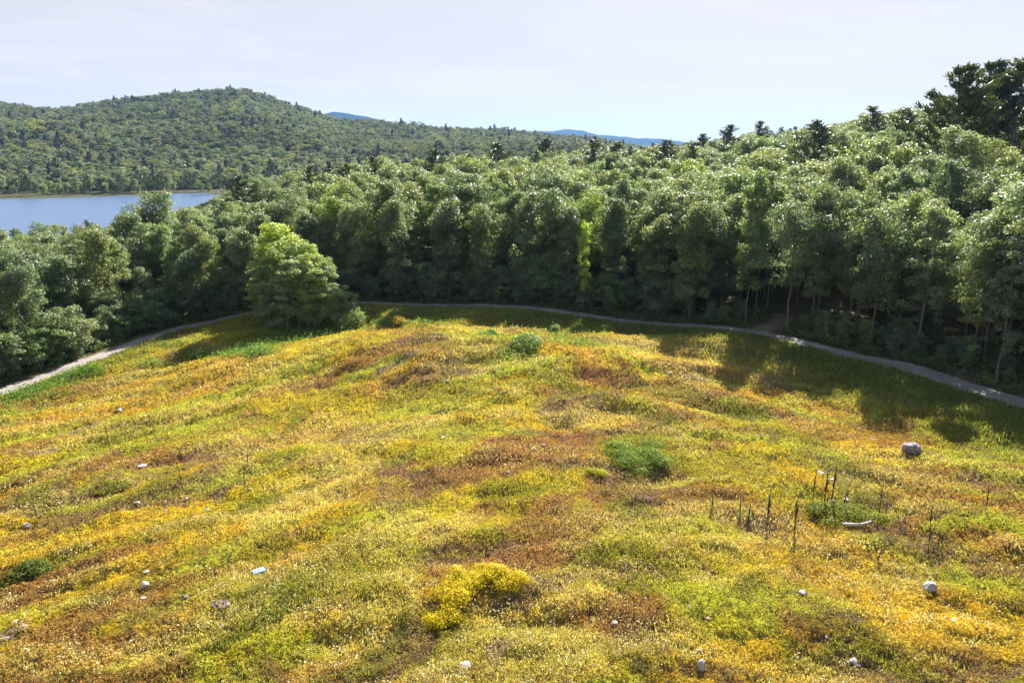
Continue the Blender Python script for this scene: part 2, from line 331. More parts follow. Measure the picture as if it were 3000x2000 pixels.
# ------------------------------------------------------------------ colour of the heath (plant colours, with tree shade painted into the rim)
PAL = dict(olive=(.32, .31, .035), yellow=(.53, .44, .03), gold=(.57, .42, .035), orange=(.55, .33, .05), rust=(.33, .175, .065),
           purple=(.22, .145, .1), green=(.2, .23, .025), lime=(.45, .5, .05), cream=(.64, .55, .16), deep=(.08, .13, .025), bare=(.36, .28, .2))
PATCH = [ # overview pixel centre, half sizes, colour, strength
 (650,1370,130,62,'green',.9),(600,1420,120,45,'green',.8),(470,1300,120,32,'lime',.8),(600,1225,90,26,'lime',.6),(230,1235,170,50,'gold',.8),(90,1310,70,22,'deep',.7),
 (1240,1030,150,42,'rust',.9),(1390,870,60,13,'rust',.9),(1100,1085,180,30,'rust',.8),(930,1140,100,26,'purple',.6),(1200,1290,110,42,'rust',.85),
 (950,1225,140,50,'cream',.55),(700,1160,130,36,'cream',.5),(480,1450,160,50,'cream',.4),(1440,1410,120,55,'rust',.8),(260,1400,200,40,'rust',.7),(60,1370,90,40,'rust',.7),
 (2200,1430,180,90,'gold',.7),(1950,1330,200,60,'gold',.4),(1920,945,70,16,'orange',.8),(440,900,130,22,'orange',.5),(920,850,150,18,'orange',.5),(1440,1170,70,24,'green',.7),
 (1620,1220,70,26,'lime',.5),(1730,1030,60,16,'yellow',.9),(1490,955,60,18,'green',.5),(1720,962,60,9,'green',.8),(1190,1395,70,18,'purple',.8),(1760,1215,70,14,'purple',.7),
 (1690,1080,110,32,'olive',.6),(980,905,90,20,'olive',.7),(300,820,120,25,'yellow',.9),(1540,810,150,25,'cream',.3),(1120,780,60,60,'lime',.35),(1350,960,100,25,'cream',.5),
 (900,1000,200,25,'cream',.4),(1930,1180,80,28,'green',.5),(1990,1240,50,20,'lime',.5),(1880,1230,80,20,'gold',.4),(1320,1480,60,30,'cream',.5),(1330,1370,70,30,'cream',.5),
 (1650,1260,120,30,'cream',.45),(2080,1110,160,30,'cream',.35),(830,1300,120,50,'olive',.6),(1480,1040,120,30,'green',.5),(1460,1480,70,40,'purple',.4),(1050,1280,120,22,'purple',.5),
 (600,780,100,30,'green',.5),(300,845,60,10,'orange',.4),(720,1320,90,20,'olive',.5),(180,990,40,8,'bare',.9),(95,1040,30,5,'bare',.9),(25,1460,35,22,'bare',.8),(1590,870,30,8,'bare',.5),
 (920,835,70,9,'bare',.6),(1780,885,30,12,'bare',.5),(1140,1500,30,8,'bare',.8),(1240,1350,60,12,'bare',.5),(2240,1020,80,20,'olive',.5),(1250,870,60,20,'olive',.5)]
pw = []
for (ox, oy, a, b, c, s) in PATCH:
    q = hit(ox * 1.2755, oy * 1.2755); e = hit((ox + a) * 1.2755, oy * 1.2755); f = hit(ox * 1.2755, (oy + b) * 1.2755)
    pw.append((q[0], q[1], max(.5, abs(e[0] - q[0])), max(.6, min(7, abs(f[1] - q[1]))), c, s))
def fieldcol(x, y):
    """colour and weights of the plants growing at x, y"""
    q = stripe(x, y); wx = x + 7 * (fbm(x / 6, y / 6, 71, 3) - .5); wq = q + 4.2 * (fbm(x / 4, y / 4, 81, 3) - .5) + 1.3 * (fbm(x / .9, y / .9, 83, 3) - .5)
    C = np.zeros((len(x), 3)); C[:] = PAL['olive']
    def put(name, k):
        nonlocal C
        k = np.clip(k, 0, 1)[:, None]; C = C * (1 - k) + np.array(PAL[name]) * k
    f = lambda a_, b_, sd, o=4: fbm(wx / a_, wq / b_, sd, o)
    put('yellow', sstep(.36, .56, f(9, 4.2, 101)) * .9)
    put('gold', sstep(.47, .6, f(7, 3.6, 103)) * .8)
    put('orange', sstep(.57, .66, f(7, 3.2, 105)) * .6)
    put('rust', sstep(.52, .60, f(8, 3.4, 107)) * .75)
    put('purple', sstep(.57, .66, f(5, 2.4, 109)) * .75)
    put('green', sstep(.57, .68, f(5, 2.8, 111)) * .6)
    put('lime', sstep(.56, .68, f(6, 2.2, 113)) * .7)
    cre = sstep(.52, .64, f(6, 2.0, 115))
    put('cream', cre * .4)
    nz = fbm(x / 1.3, y / 1.3, 140, 4)
    for (cx, cy, a, b, c, s) in pw:
        sl = .9 if cx < -8 else (.35 if cx < 5 else -.05)
        yy = (y - cy) - sl * (x - cx)
        if cx < -8: a = a * .8
        r = np.hypot((x - cx) / (a * 1.15), yy / (b * 1.15)) + (nz - .5) * 1.1
        k = s * (1 - sstep(.7, 1.15, r)); put(c, k)
        if c == 'cream': cre = np.maximum(cre, k * 1.3)
    C = C * (.82 + .36 * fbm(x / .8, y / .8, 120, 3))[:, None]
    # greener rim along the path and behind the crest, with tree shade painted into it
    d, _ = pdist(x, y); rim = (1 - sstep(3, np.interp(x, [5, 22], [10, 16]), d + 5 * (nz - .5)))
    rim = np.maximum(rim, sstep(76, 82, y + 3 * (nz - .5)) * sstep(-40, -30, x))
    k = (rim * np.interp(x, [-10, 10], [.45, .85]))[:, None]; g = np.array([.13, .18, .045]) * (.75 + .5 * fbm(x / 1.5, y / 1.5, 131, 3))[:, None]
    C = C * (1 - k) + g * k; cre = cre * (1 - rim)
    return C, cre, rim

# ------------------------------------------------------------------ ground sheet
def axis(lo, hi, step, far, n):
    mid = np.arange(lo, hi + 1e-6, step); g = np.cumsum(np.geomspace(step, step * 1.0, 1))
    k = np.geomspace(1, (far - hi) / step * .055 + 1, n); o = np.cumsum(k); o = o / o[-1] * (far - hi)
    o = np.cumsum(np.geomspace(step, 1, n) * 0 + np.geomspace(1, 90, n)); o = o / o[-1] * (far - hi)
    k2 = np.cumsum(np.geomspace(1, 90, n)); k2 = k2 / k2[-1] * (far + lo if lo < 0 else far + lo)
    return np.concatenate([(lo - k2)[::-1], mid, hi + o])
gx = axis(-64, 64, .36, 9000, 95)
gy = np.concatenate([np.linspace(-1400, 16, 50)[:-1], np.arange(16, 98, .36), 98 + np.cumsum(np.geomspace(1, 90, 160)) / np.cumsum(np.geomspace(1, 90, 160))[-1] * 8900])
X, Y = np.meshgrid(gx, gy); xf, yf = X.ravel(), Y.ravel()
Z = height(xf, yf)
Z = np.where((yf > 3999), -13, Z)
cg = np.zeros((len(xf), 3)); cg[:] = (.055, .055, .03)
inf = in_field(xf, yf); nearm = inf & (yf < 110) & (yf > -60)
dpa = np.full(len(xf), 99.); mm = (np.abs(xf) < 90) & (yf > -20) & (yf < 130); dpa[mm] = pdist(xf[mm], yf[mm])[0]
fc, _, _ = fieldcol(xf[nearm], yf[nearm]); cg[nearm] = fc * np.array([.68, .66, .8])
lit = ~nearm & (yf < 430) ; nzl = fbm(xf[lit] / 1.7, yf[lit] / 1.7, 201, 4)[:, None]
cg[lit] = np.array([.055, .06, .022]) * (1 - nzl) * 1.4 + np.array([.2, .135, .09]) * nzl * .9
td, _ = pdist(xf[mm], yf[mm], TRL, TRZ); kk = (1 - sstep(.6, 1.6, td + 1.2 * (fbm(xf[mm] / .8, yf[mm] / .8, 205, 3) - .5)))[:, None]
tcol = np.array([.26, .2, .15]); cg[mm] = cg[mm] * (1 - kk * ~inf[mm][:, None]) + tcol * kk * ~inf[mm][:, None]
marsh = (yf > 400) & (yf < 500) & (Z < -9.5) & (xf < -100); cg[marsh] = (.065, .068, .03)
me = None
nx, ny = len(gx), len(gy); idx = np.arange(nx * ny).reshape(ny, nx)
F = np.stack([idx[:-1, :-1], idx[:-1, 1:], idx[1:, 1:], idx[1:, :-1]], -1).reshape(-1, 4)
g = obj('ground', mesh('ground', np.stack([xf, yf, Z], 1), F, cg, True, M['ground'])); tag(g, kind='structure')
# lake
lw = mesh('lake', [(-900, 100, -12), (-60, 100, -12), (-60, 620, -12), (-900, 620, -12)], [(0, 1, 2, 3)], mat=M['water'])
tag(obj('lake', lw), kind='structure')
# gravel path and side trail
def ribbon(line, z, wid, lift, name, m, seed):
    line = smooth(line, 3); z = np.interp(np.linspace(0, 1, len(line)), np.linspace(0, 1, len(z)), z)
    T = np.gradient(line, axis=0); T = unit(T); Nn = np.stack([-T[:, 1], T[:, 0]], 1); K = 9; V = []; rg = np.random.default_rng(seed)
    cum = np.cumsum(np.r_[0, np.linalg.norm(np.diff(line, axis=0), axis=1)])
    for i in range(len(line)):
        wd_ = np.interp(line[i][1], [60, 76], [wid, wid * .6]) ; wl_ = wd_ / 2 + .9 * (fbm(np.array([cum[i] / 1.1]), np.array([3.]), seed, 4)[0] - .5); wr_ = wd_ / 2 + .9 * (fbm(np.array([cum[i] / 1.1]), np.array([9.]), seed, 4)[0] - .5)
        for j in range(K):
            t = j / (K - 1) * 2 - 1; o = t * (wl_ if t < 0 else wr_)
            V.append((*(line[i] + Nn[i] * o), z[i] + lift + .03 * (1 - t * t) - .03 * np.exp(-((abs(t) - .5) / .15) ** 2)))
    id_ = np.arange(len(V)).reshape(-1, K)
    F = np.stack([id_[:-1, :-1], id_[:-1, 1:], id_[1:, 1:], id_[1:, :-1]], -1).reshape(-1, 4)
    return tag(obj(name, mesh(name, V, F, None, True, m)), kind='structure')
ribbon(PL, PZ, 2.7, .06, 'gravel_path', M['gravel'], 3)
# far hills (real distance)
def far_hill(pts, D, name):
    V = []; xs = []
    for (px, py) in pts:
        d = ray(px, py); d = d / d[1]; xs.append((d[0] * D, CH + d[2] * D))
    xs = np.array(xs); X_ = np.linspace(xs[0, 0], xs[-1, 0], 160); Zr = np.interp(X_, xs[:, 0], xs[:, 1]) + 7 * (fbm(X_ / 60, X_ * 0, 31, 4) - .5) * 2
    prof = [(-1500, 0), (-1100, .25), (-700, .55), (-300, .9), (0, 1), (300, .92), (900, .5), (1500, 0)]
    for (dy, k) in prof:
        for i, x in enumerate(X_): V.append((x * (1 + dy / D * .5), D + dy, -13.5 + (Zr[i] + 13.5) * k + (8 * (fbm(np.array([x / 200]), np.array([dy / 200.]), 33, 3)[0] - .5) if 0 < k < 1 else 0)))
    id_ = np.arange(len(V)).reshape(len(prof), -1)
    F = np.stack([id_[:-1, :-1], id_[:-1, 1:], id_[1:, 1:], id_[1:, :-1]], -1).reshape(-1, 4)
    tag(obj(name, mesh(name, V, F, None, True, M['farhill'])), kind='structure')
far_hill([(850, 420), (930, 345), (975, 328), (1020, 330), (1060, 340), (1110, 352), (1200, 400), (1300, 430)], 4200, 'distant_hill')
far_hill([(1430, 425), (1500, 392), (1570, 383), (1620, 385), (1660, 378), (1700, 382), (1760, 396), (1850, 404), (1950, 409), (2050, 425)], 6500, 'distant_hill')

# ------------------------------------------------------------------ trees
def leafcols(n, k, rg, amt=.35, nb=60):
    b = rg.uniform(.75, 1.25, nb); v = (b[k % nb] * rg.uniform(1 - amt, 1 + amt, n))
    hue = rg.normal(0, .08, n); return np.stack([v * (1 + hue), v, v * (1 - hue * 1.5)], 1)
def make_broad(seed, H, Rr, base, nleaf, size, trunk_r=.17, nb=75):
    rg = np.random.default_rng(seed); blobs = []
    ch = H - base
    for i in range(nb):
        t = rg.random() ** .8; a = rg.random() * 2 * math.pi
        prof = math.sqrt(max(.02, 1 - ((t - .40) / .66) ** 2))
        lob = 1 + .28 * math.sin(a * 2 + seed) + .18 * math.sin(a * 3 + seed * 2.3 + t * 7); r = Rr * prof * (rg.random() ** .45) * .86 * lob
        br = rg.uniform(.5, 1.05) * Rr / 3.3
        blobs.append((r * math.cos(a), r * math.sin(a), base + ch * (.08 + .84 * t) + rg.normal(0, .45), br * rg.uniform(.9, 1.3), br * rg.uniform(.9, 1.3), br * rg.uniform(.55, .85)))
    V, F, k = cloud(blobs, nleaf, size, rg, up=.55, rnd=.7)
    c = np.repeat(leafcols(nleaf, k, rg), 4, 0)
    T = Tubes(); lean = rg.normal(0, .35, 2)
    tp = lambda t: np.array([lean[0] * t, lean[1] * t, -.4 + (H * .86 + .4) * t])
    ts = np.linspace(0, 1, 8); T.add([tp(t) + np.r_[rg.normal(0, .07, 2), 0] * (t > .1) for t in ts], trunk_r * (1 - ts * .85) * (1 + .5 * np.exp(-ts * 14)), 7)
    for i in rg.choice(nb, 13, replace=False):
        bz = np.array(blobs[i][:3]); t0 = np.clip((bz[2] - rg.uniform(1, 3)) / H, .36, .8); p0 = tp(t0); mid = (p0 + bz) / 2 + np.array([0, 0, -.25])
        T.add([p0, mid, bz], [trunk_r * .42, trunk_r * .27, trunk_r * .1], 5)
    return V, F, c, T
def make_pine(seed, H, Rr, base, dens=1.0, sz=.5, conical=.5):
    rg = np.random.default_rng(seed); T = Tubes(); Cn = []; Nn = []; Sp = []; K = []
    ts = np.linspace(0, 1, 7); T.add([(0, 0, -.4 + (H + .2) * t) for t in ts], .24 * (1 - ts * .9), 7)
    z = base; w_ = 0
    while z < H - .3:
        t = (z - base) / (H - base); L0 = Rr * ((1 - t) ** conical) * (.5 + .5 * min(1, t * 5 + .35)); nb_ = rg.integers(4, 6) if t < .85 else 4
        for b in range(nb_):
            a = rg.random() * 6.283; L = max(.3, L0 * rg.uniform(.45, 1.25)); rise = rg.uniform(-.05, .2) + .55 * t
            pts = [np.array([math.cos(a) * L * s, math.sin(a) * L * s, z + L * (rise * s + .38 * s * s)]) for s in (0, .35, .7, 1)]
            T.add(pts, [.055, .04, .028, .012], 4)
            m_ = int((12 + L * 20) * dens); s = rg.random(m_) ** .6 * .85 + .15
            P = np.stack([np.interp(s, (0, .35, .7, 1), [p[i] for p in pts]) for i in range(3)], 1)
            off = rg.normal(size=(m_, 3)) * np.array([.17, .17, .1]) * (.6 + s[:, None] * .8); P = P + off + np.array([0, 0, .1])
            d = np.array([math.cos(a) * .6, math.sin(a) * .6, .9]) + .55 * rg.normal(size=(m_, 3))
            Cn.append(P); Sp.append(d); K += [w_] * m_; w_ += 1
        z += rg.uniform(.75, 1.25) * (1 - .45 * t)
    C = np.vstack(Cn); D = unit(np.vstack(Sp)); n = len(C)
    Nr = unit(np.cross(D, rg.normal(size=(n, 3))))       # spray plane holds its own direction D
    s = sz * rg.uniform(.7, 1.3, (n, 1)); B = np.cross(Nr, D); wd = .13
    V = np.stack([C - D * s * .4, C + B * s * wd, C + D * s * .6, C - B * s * wd], 1).reshape(-1, 3)
    b = np.arange(n)[:, None] * 4; F = np.concatenate([b + np.array([[0, 1, 2]]), b + np.array([[0, 2, 3]])], 1).reshape(-1, 3)
    c = np.repeat(leafcols(n, np.array(K), rg, .3), 4, 0); return V, F, c, T
LIB = {}
def lib(kind, i, V, F, c, T, leafm, barkm):
    a = mesh(kind + '_crown', V, F, c, False, leafm); t = T.mesh(kind + '_trunk', barkm); LIB.setdefault(kind, []).append((a, t))
for i in range(9): lib('broad', i, *make_broad(100 + i, 13.5 + (i % 3), 3.1 + .3 * (i % 4), 3.6 + .6 * (i % 3), 11500, .27, .13), M['leaf'], M['bark'])
for i in range(4): lib('broad', i, *make_broad(120 + i, 14.5 + .6 * i, 2.5, 2.4, 9500, .26, .12, 60), M['leaf'], M['bark'])
for i in range(4): lib('edge', i, *make_broad(140 + i, 12.6 + (i % 3), 3.1, 1.0, 13000, .27, .13, 90), M['leaf'], M['bark'])
for i in range(3): lib('under', i, *make_broad(170 + i, 5.5, 2.3, .3, 4500, .25, .07, 36), M['leaf'], M['bark'])
for i in range(4): lib('birch', i, *make_broad(200 + i, 8.4, 1.5, .5, 7500, .17, .04, 60), M['leaf'], M['birch'])
for i in range(4): lib('pine', i, *make_pine(300 + i, 17 + i, 4.6, 3.5, 1, .6, .75), M['needle'], M['bark'])
for i in range(2): lib('pinebig', i, *make_pine(320 + i, 21, 6.6, 3.0, 1.2, .7, .85), M['needle'], M['bark'])
PINEH = [17, 18, 19, 20]
def tree(kind, name, x, y, z=None, s=1.0, var=None, tint=(1, 1, 1), rz=None, rg=random.Random(5), sz=None):
    L = LIB[kind]; a, t = L[(rg.randrange(len(L)) if var is None else var) % len(L)]
    z = height(np.array([x]), np.array([y]))[0] if z is None else z
    e = empty(name, (x, y, z), rg.random() * 6.283 if rz is None else rz, s)
    if sz: e.scale = (s, s, sz)
    c = obj('crown', a, e); c.color = (*tint, 1); obj('trunk', t, e); return e
def proj(x, y, z):
    d = np.array([x, y, z - CH]); f = d[1] * cp - d[2] * sp; v = -(d[1] * sp + d[2] * cp); return 1500 + FPX * d[0] / f, 1000 + FPX * v / f
TINTS = [(1, 1, 1), (.85, .95, .95), (1.12, 1.1, .85), (.95, 1.1, .8), (1.2, 1.18, 1.15), (.78, .88, .85), (1.2, 1.35, .65)]
TW = [5, 4, 4, 3, 3, 3, .6]
# --- candidates for the near wood
pts = []
def jit(x0, x1, y0, y1, s, seed):
    rg = np.random.default_rng(seed); xs = np.arange(x0, x1, s); ys = np.arange(y0, y1, s * .87); A, B = np.meshgrid(xs, ys)
    A = A + (np.arange(len(ys)) % 2)[:, None] * s / 2; A = A + rg.uniform(-.33, .33, A.shape) * s; B = B + rg.uniform(-.33, .33, B.shape) * s
    return A.ravel(), B.ravel()
ax, ay = jit(-130, 130, -20, 125, 4.1, 41)
bx, by = jit(-420, 450, 125, 470, 5.9, 42)
tx = np.r_[ax, bx]; ty = np.r_[ay, by]
keep = ~in_field(tx, ty) & (np.abs(tx) < np.maximum(ty, 30) * .95 + 40)
near_ = (ty < 135) & (np.abs(tx) < 90); dp = np.full(len(tx), 99.); dp[near_] = pdist(tx[near_], ty[near_])[0]
td2 = np.full(len(tx), 99.); td2[near_] = pdist(tx[near_], ty[near_], TRL, TRZ)[0]
hz = height(tx, ty); keep &= ~((tx / np.maximum(ty, 20) > .42) & (dp > 11) & (dp < 32) & (np.random.default_rng(6).random(len(tx)) < .38)); keep &= (dp > np.where(tx < 0, 2.7, 3.3)) & (td2 > 1.5) & (hz > -11.3)
tx, ty, hz, dp = tx[keep], ty[keep], hz[keep], dp[keep]
rr_ = np.random.default_rng(77)
rngd = np.hypot(tx, ty); u_ = tx / np.maximum(ty, 1)
tint_i = rr_.choice(len(TINTS), len(tx), p=np.array(TW) / sum(TW))
isbig = np.clip(.96 + .11 * rr_.normal(size=len(tx)), .74, 1.18)
ratio = tx / np.maximum(ty, 20)
isbig *= np.interp(ratio, [-.8, -.5, -.35, -.1, .15, .3, .6], [.78, .76, .8, .87, .87, .92, .94]) * np.where((ratio < -.3) & (ty > 105), .86, 1)
isbig = np.where((dp < 14) & (ratio > -.25) & (ratio < .3), isbig * np.interp(ratio, [-.25, -.05, .2], [1.02, 1.06, 1.14]), np.where((dp < 14) & (ratio > .3), isbig * 1.04, isbig))
vis = (np.abs(u_) < .74) & (ty > 40)
order = np.argsort(np.where(vis, rngd, 1e6)); NIND = 288
ind = order[:NIND]; rest = order[NIND:]
PINES = [ # px, top py, distance, kind
 (2835, 175, 118, 'pinebig'), (2925, 165, 126, 'pinebig'), (2760, 300, 150, 'pine'), (3010, 170, 120, 'pine'), (2395, 358, 150, 'pine'), (2560, 318, 185, 'pine'), (2660, 320, 175, 'pine'), (2228, 362, 235, 'pine'), (2140, 372, 215, 'pine'),
 (2060, 398, 260, 'pine'), (1955, 415, 190, 'pine'), (1740, 413, 230, 'pine'), (1600, 412, 260, 'pine'), (1458, 425, 215, 'pine'), (1375, 460, 200, 'pine'), (1278, 444, 190, 'pine'), (1095, 463, 170, 'pine'), (1010, 486, 160, 'pine'), (960, 490, 165, 'pine'),
 (905, 492, 160, 'pine'), (700, 520, 150, 'pine'), (1810, 425, 210, 'pine'), (742, 545, 128, 'pine')]
pin_xy = []
def pine_at(px, py, D):
    d = ray(px, py); d = d / d[1]; x, y = d[0] * D, D; top = CH + d[2] * D; gz = height(np.array([x]), np.array([y]))[0]; return x, y, gz, top
for (px, py, D, k) in PINES: x, y, gz, top = pine_at(px, py, D); pin_xy.append((x, y))
pin_xy = np.array(pin_xy)
def clear(x, y, r=3.6):
    if any(abs(x - a) < 6.5 and -17 < y - b < 6 for a, b in pin_xy[[0, 1, 2, 3, 4]]): return False
    return np.min(np.hypot(pin_xy[:, 0] - x, pin_xy[:, 1] - y)) > r
random.seed(9)
SIZEW = {0: 'short', 1: 'middling', 2: 'tall'}
COLW = ['mid green', 'dark blue-green', 'yellowish green', 'fresh green', 'pale grey-green', 'deep green', 'bright lime green']
AREAS = [(130, 'at the far left edge'), (260, 'above the left path end'), (420, 'before the lake, left'), (560, 'before the tip of the lake'), (720, 'left of the birch clump'), (900, 'behind the birch clump'), (1060, 'right of the birch clump'), (1230, 'at the path bend'),
 (1400, 'behind the crest of the heath'), (1560, 'behind the hollow shrub'), (1720, 'by the lime sapling'), (1900, 'right of the lime sapling'), (2080, 'left of the dirt trail'), (2250, 'at the dirt trail opening'), (2420, 'right of the dirt trail'), (2600, 'behind the grey boulder'), (2780, 'behind the right path bend'), (9999, 'at the far right edge')]
def area(px):
    for a, b in AREAS:
        if px < a: return b
PEND = {}
def pend(key, px, e): PEND.setdefault(key, []).append((px, e))
NUMW = ['', '', 'two', 'three', 'four', 'five', 'six', 'seven', 'eight', 'nine', 'ten', 'eleven', 'twelve']
ORD = ['', 'first', 'second', 'third', 'fourth', 'fifth', 'sixth', 'seventh', 'eighth', 'ninth', 'tenth', 'eleventh', 'twelfth']
def flush():
    for (what, where), L in PEND.items():
        L.sort(key=lambda t: t[0]); n = len(L)
        for k, (px, e) in enumerate(L):
            w_ = '' if n == 1 else (('leftmost of ' if k == 0 else 'rightmost of ' if k == n - 1 else 'middle of ' if n == 3 else ORD[min(k + 1, 12)] + ' from left of ') + NUMW[min(n, 12)] + ', ')
            e['label'] = '%s%s %s' % (w_, what, where)
for i in ind:
    if not clear(tx[i], ty[i]): continue
    kind = 'broad'; r_ = random.random()
    if dp[i] < 14 and ratio[i] < .3: kind = 'edge' if r_ < .85 else 'broad'
    e = tree(kind, 'broadleaf_tree', tx[i], ty[i], hz[i], isbig[i], None, TINTS[tint_i[i]])
    px, _ = proj(tx[i], ty[i], hz[i] + 12); e.scale = (e.scale[0] * random.uniform(.8, 1.12), e.scale[1] * random.uniform(.8, 1.12), e.scale[2])
    rowt = 'front-row' if dp[i] < 7.5 else ('second-row' if dp[i] < 14 else 'inner')
    tag(e, None, 'tree', 'broadleaf trees of the wood around the heath'); pend((rowt + ' ' + COLW[tint_i[i]] + ' tree', area(px)), px, e)
# --- stuff: the remaining wood, by instances
def gn_scatter(name, P, rot, scl, idx, tint, sources, label_kind='stuff'):
    src = bpy.data.collections.new(name + '_kinds')
    for k, s_ in enumerate(sources):
        o = bpy.data.objects.new('%s_kind_%02d' % (name, k), s_); src.objects.link(o)
    me = bpy.data.meshes.new(name); me.vertices.add(len(P)); me.vertices.foreach_set('co', np.asarray(P, np.float32).ravel()); me.update()
    a = me.attributes.new('rot', 'FLOAT', 'POINT'); a.data.foreach_set('value', np.asarray(rot, np.float32))
    a = me.attributes.new('scl', 'FLOAT_VECTOR', 'POINT'); a.data.foreach_set('vector', np.asarray(scl, np.float32).ravel())
    a = me.attributes.new('idx', 'INT', 'POINT'); a.data.foreach_set('value', np.asarray(idx, np.int32))
    a = me.attributes.new('tint', 'FLOAT_COLOR', 'POINT'); t4 = np.ones((len(P), 4), np.float32); t4[:, :3] = tint; a.data.foreach_set('color', t4.ravel())
    o = obj(name, me); tag(o, kind='stuff')
    ng = bpy.data.node_groups.new(name, 'GeometryNodeTree')
    ng.interface.new_socket('Geometry', in_out='INPUT', socket_type='NodeSocketGeometry'); ng.interface.new_socket('Geometry', in_out='OUTPUT', socket_type='NodeSocketGeometry')
    gi = N(ng, 'NodeGroupInput'); go = N(ng, 'NodeGroupOutput'); ip = N(ng, 'GeometryNodeInstanceOnPoints'); ci = N(ng, 'GeometryNodeCollectionInfo')
    ci.inputs[0].default_value = src; ci.inputs[1].default_value = True; ci.inputs[2].default_value = True
    na = lambda n_, t_: N(ng, 'GeometryNodeInputNamedAttribute', data_type=t_)
    A = na('', 'FLOAT'); A.inputs[0].default_value = 'rot'; B = na('', 'FLOAT_VECTOR'); B.inputs[0].default_value = 'scl'; Cc = na('', 'INT'); Cc.inputs[0].default_value = 'idx'
    cx = N(ng, 'ShaderNodeCombineXYZ'); L = ng.links
    L.new(gi.outputs[0], ip.inputs['Points']); L.new(ci.outputs[0], ip.inputs['Instance']); ip.inputs['Pick Instance'].default_value = True
    L.new(Cc.outputs[0], ip.inputs['Instance Index']); L.new(A.outputs[0], cx.inputs[2]); L.new(cx.outputs[0], ip.inputs['Rotation']); L.new(B.outputs[0], ip.inputs['Scale'])
    L.new(ip.outputs[0], go.inputs[0]); md = o.modifiers.new('scatter', 'NODES'); md.node_group = ng; return o
srcs = []
for i in range(5):
    V, F, c, T = make_broad(500 + i, 13.5 + (i % 3), 3.6 + .25 * (i % 3), 3.0, 6500, .40, .17); srcs.append(mesh('wood_crown', V, F, c, False, M['leaf_i']))
for i in range(2):
    V, F, c, T = make_pine(540 + i, 16, 3.6, 3, .8, .6, .7); srcs.append(mesh('wood_pine_crown', V, F, c, False, M['needle_i']))
rg = np.random.default_rng(5)
rs = np.array([i for i in rest if clear(tx[i], ty[i], 3)]); n = len(rs)
idn = rg.integers(0, 5, n); idn = np.where(rg.random(n) < .035, 5 + rg.integers(0, 2, n), idn)
s_ = isbig[rs] * 1.0; tt = np.array(TINTS)[tint_i[rs]]
tag(gn_scatter('distant_wood', np.stack([tx[rs], ty[rs], hz[rs]], 1), rg.random(n) * 6.28, np.stack([s_, s_, s_], 1), idn, tt, srcs), 'unbroken green canopy of the wood behind the front trees', 'wood')
# --- far wooded hill
lows = []
for i in range(5):
    V, F, c, T = make_broad(600 + i, 12, 4.6 + .5 * (i % 3), 1.5, 950, .9, .1, 22); lows.append(mesh('hill_crown', V, F, c, False, M['leaf_h']))
for i in range(3):
    V, F, c, T = make_pine(640 + i, 14, 3.0, 1.0, .35, 1.25, .9); lows.append(mesh('hill_conifer', V, F, c, False, M['needle_i']))
hx, hy = jit(-1500, 1500, 425, 1500, 7.4, 91)
hh = height(hx, hy); uu = hx / hy
kp = (np.abs(uu) < .95) & (hh > -11.0) & ~((hy < 470) & (hx < -120) & (hh < -10.6))
hx, hy, hh = hx[kp], hy[kp], hh[kp]; n = len(hx); rg = np.random.default_rng(8)
cn = fbm(hx / 70, hy / 70, 301, 3); con = rg.random(n) < np.where(cn > .58, .12, .008); con |= (hy < 600) & (rg.random(n) < .12)
idn = np.where(con, 5 + rg.integers(0, 3, n), rg.integers(0, 5, n))
sc = np.clip(.98 + .27 * rg.normal(size=n), .5, 1.6) * np.where(hy < 480, .9, 1); scz = sc * np.where(con, .85, .78); sc = sc * np.where(con, 1.25, 1)
tn = .5 + .6 * fbm(hx / 90, hy / 90, 311, 3) + rg.normal(0, .07, n)
tt = np.stack([tn * (1.03 + .08 * rg.normal(size=n)), tn, tn * 1.22], 1); yel = (rg.random(n) < .12); tt[yel] *= np.array([1.35, 1.3, .7])  # blue-leaning tint puts some distance haze into the leaf colour
tag(gn_scatter('hill_forest', np.stack([hx, hy, hh - .5], 1), rg.random(n) * 6.28, np.stack([sc, sc, scz], 1), idn, tt, lows), 'forest covering the rounded hill beyond the lake', 'forest')
# --- named pines that stand out of the canopy
PLAB = ['huge dark pine second from the right edge, left of the tallest pair', 'tallest dark pine on the right skyline', 'dark pine low on the left flank of the big pines', 'dark pine cut by the right edge of the skyline', 'broad dark pine alone in the pale canopy left of the big pines',
 'dark pine on the ridge left of the big pine group', 'small pine between the ridge pine and the big pines', 'dark flat-topped pine alone on the skyline dip', 'round dark pine on the skyline left of the flat-topped pine', 'small pine just left of the round skyline pine',
 'slender dark conifer rising from the middle of the canopy', 'pair-like pine top just above the canopy right of centre', 'small dark pine top at the right foot of the far hill', 'forked pine top at the centre skyline of the wood', 'dark rounded pine crown left of the forked one',
 'leaning dark pine in front of the far hillside', 'dark upright pine in front of the far woods, left of the leaning one', 'wide dark pine at the left end of the canopy skyline', 'dark pine beside the wide one at the canopy end', 'short dark pine next to the lake end of the canopy',
 'dark bushy pine covering the right tip of the lake', 'small dark pine top in the canopy right of centre', 'bushy pine at the shore below the tip of the lake']
prg = random.Random(3)
for (spec, lab) in zip(PINES, PLAB):
    px, py, D, k = spec; py -= 14 if k == 'pine' else 6; x, y, gz, top = pine_at(px, py, D); L = LIB[k]; v = prg.randrange(len(L)); H0 = (PINEH[v] if k == 'pine' else 21) + .8
    s = max(.35, (top - gz) / H0); e = tree(k, 'pine_tree', x, y, gz, s, v, prg.choice([(1.1, 1.15, .95), (.95, 1.05, .95), (1.15, 1.15, .85)])); wx_ = s * (1.4 if k == 'pinebig' else 1.7); e.scale = (wx_, wx_, s); tag(e, lab, 'pine tree', 'pines rising above the wood')
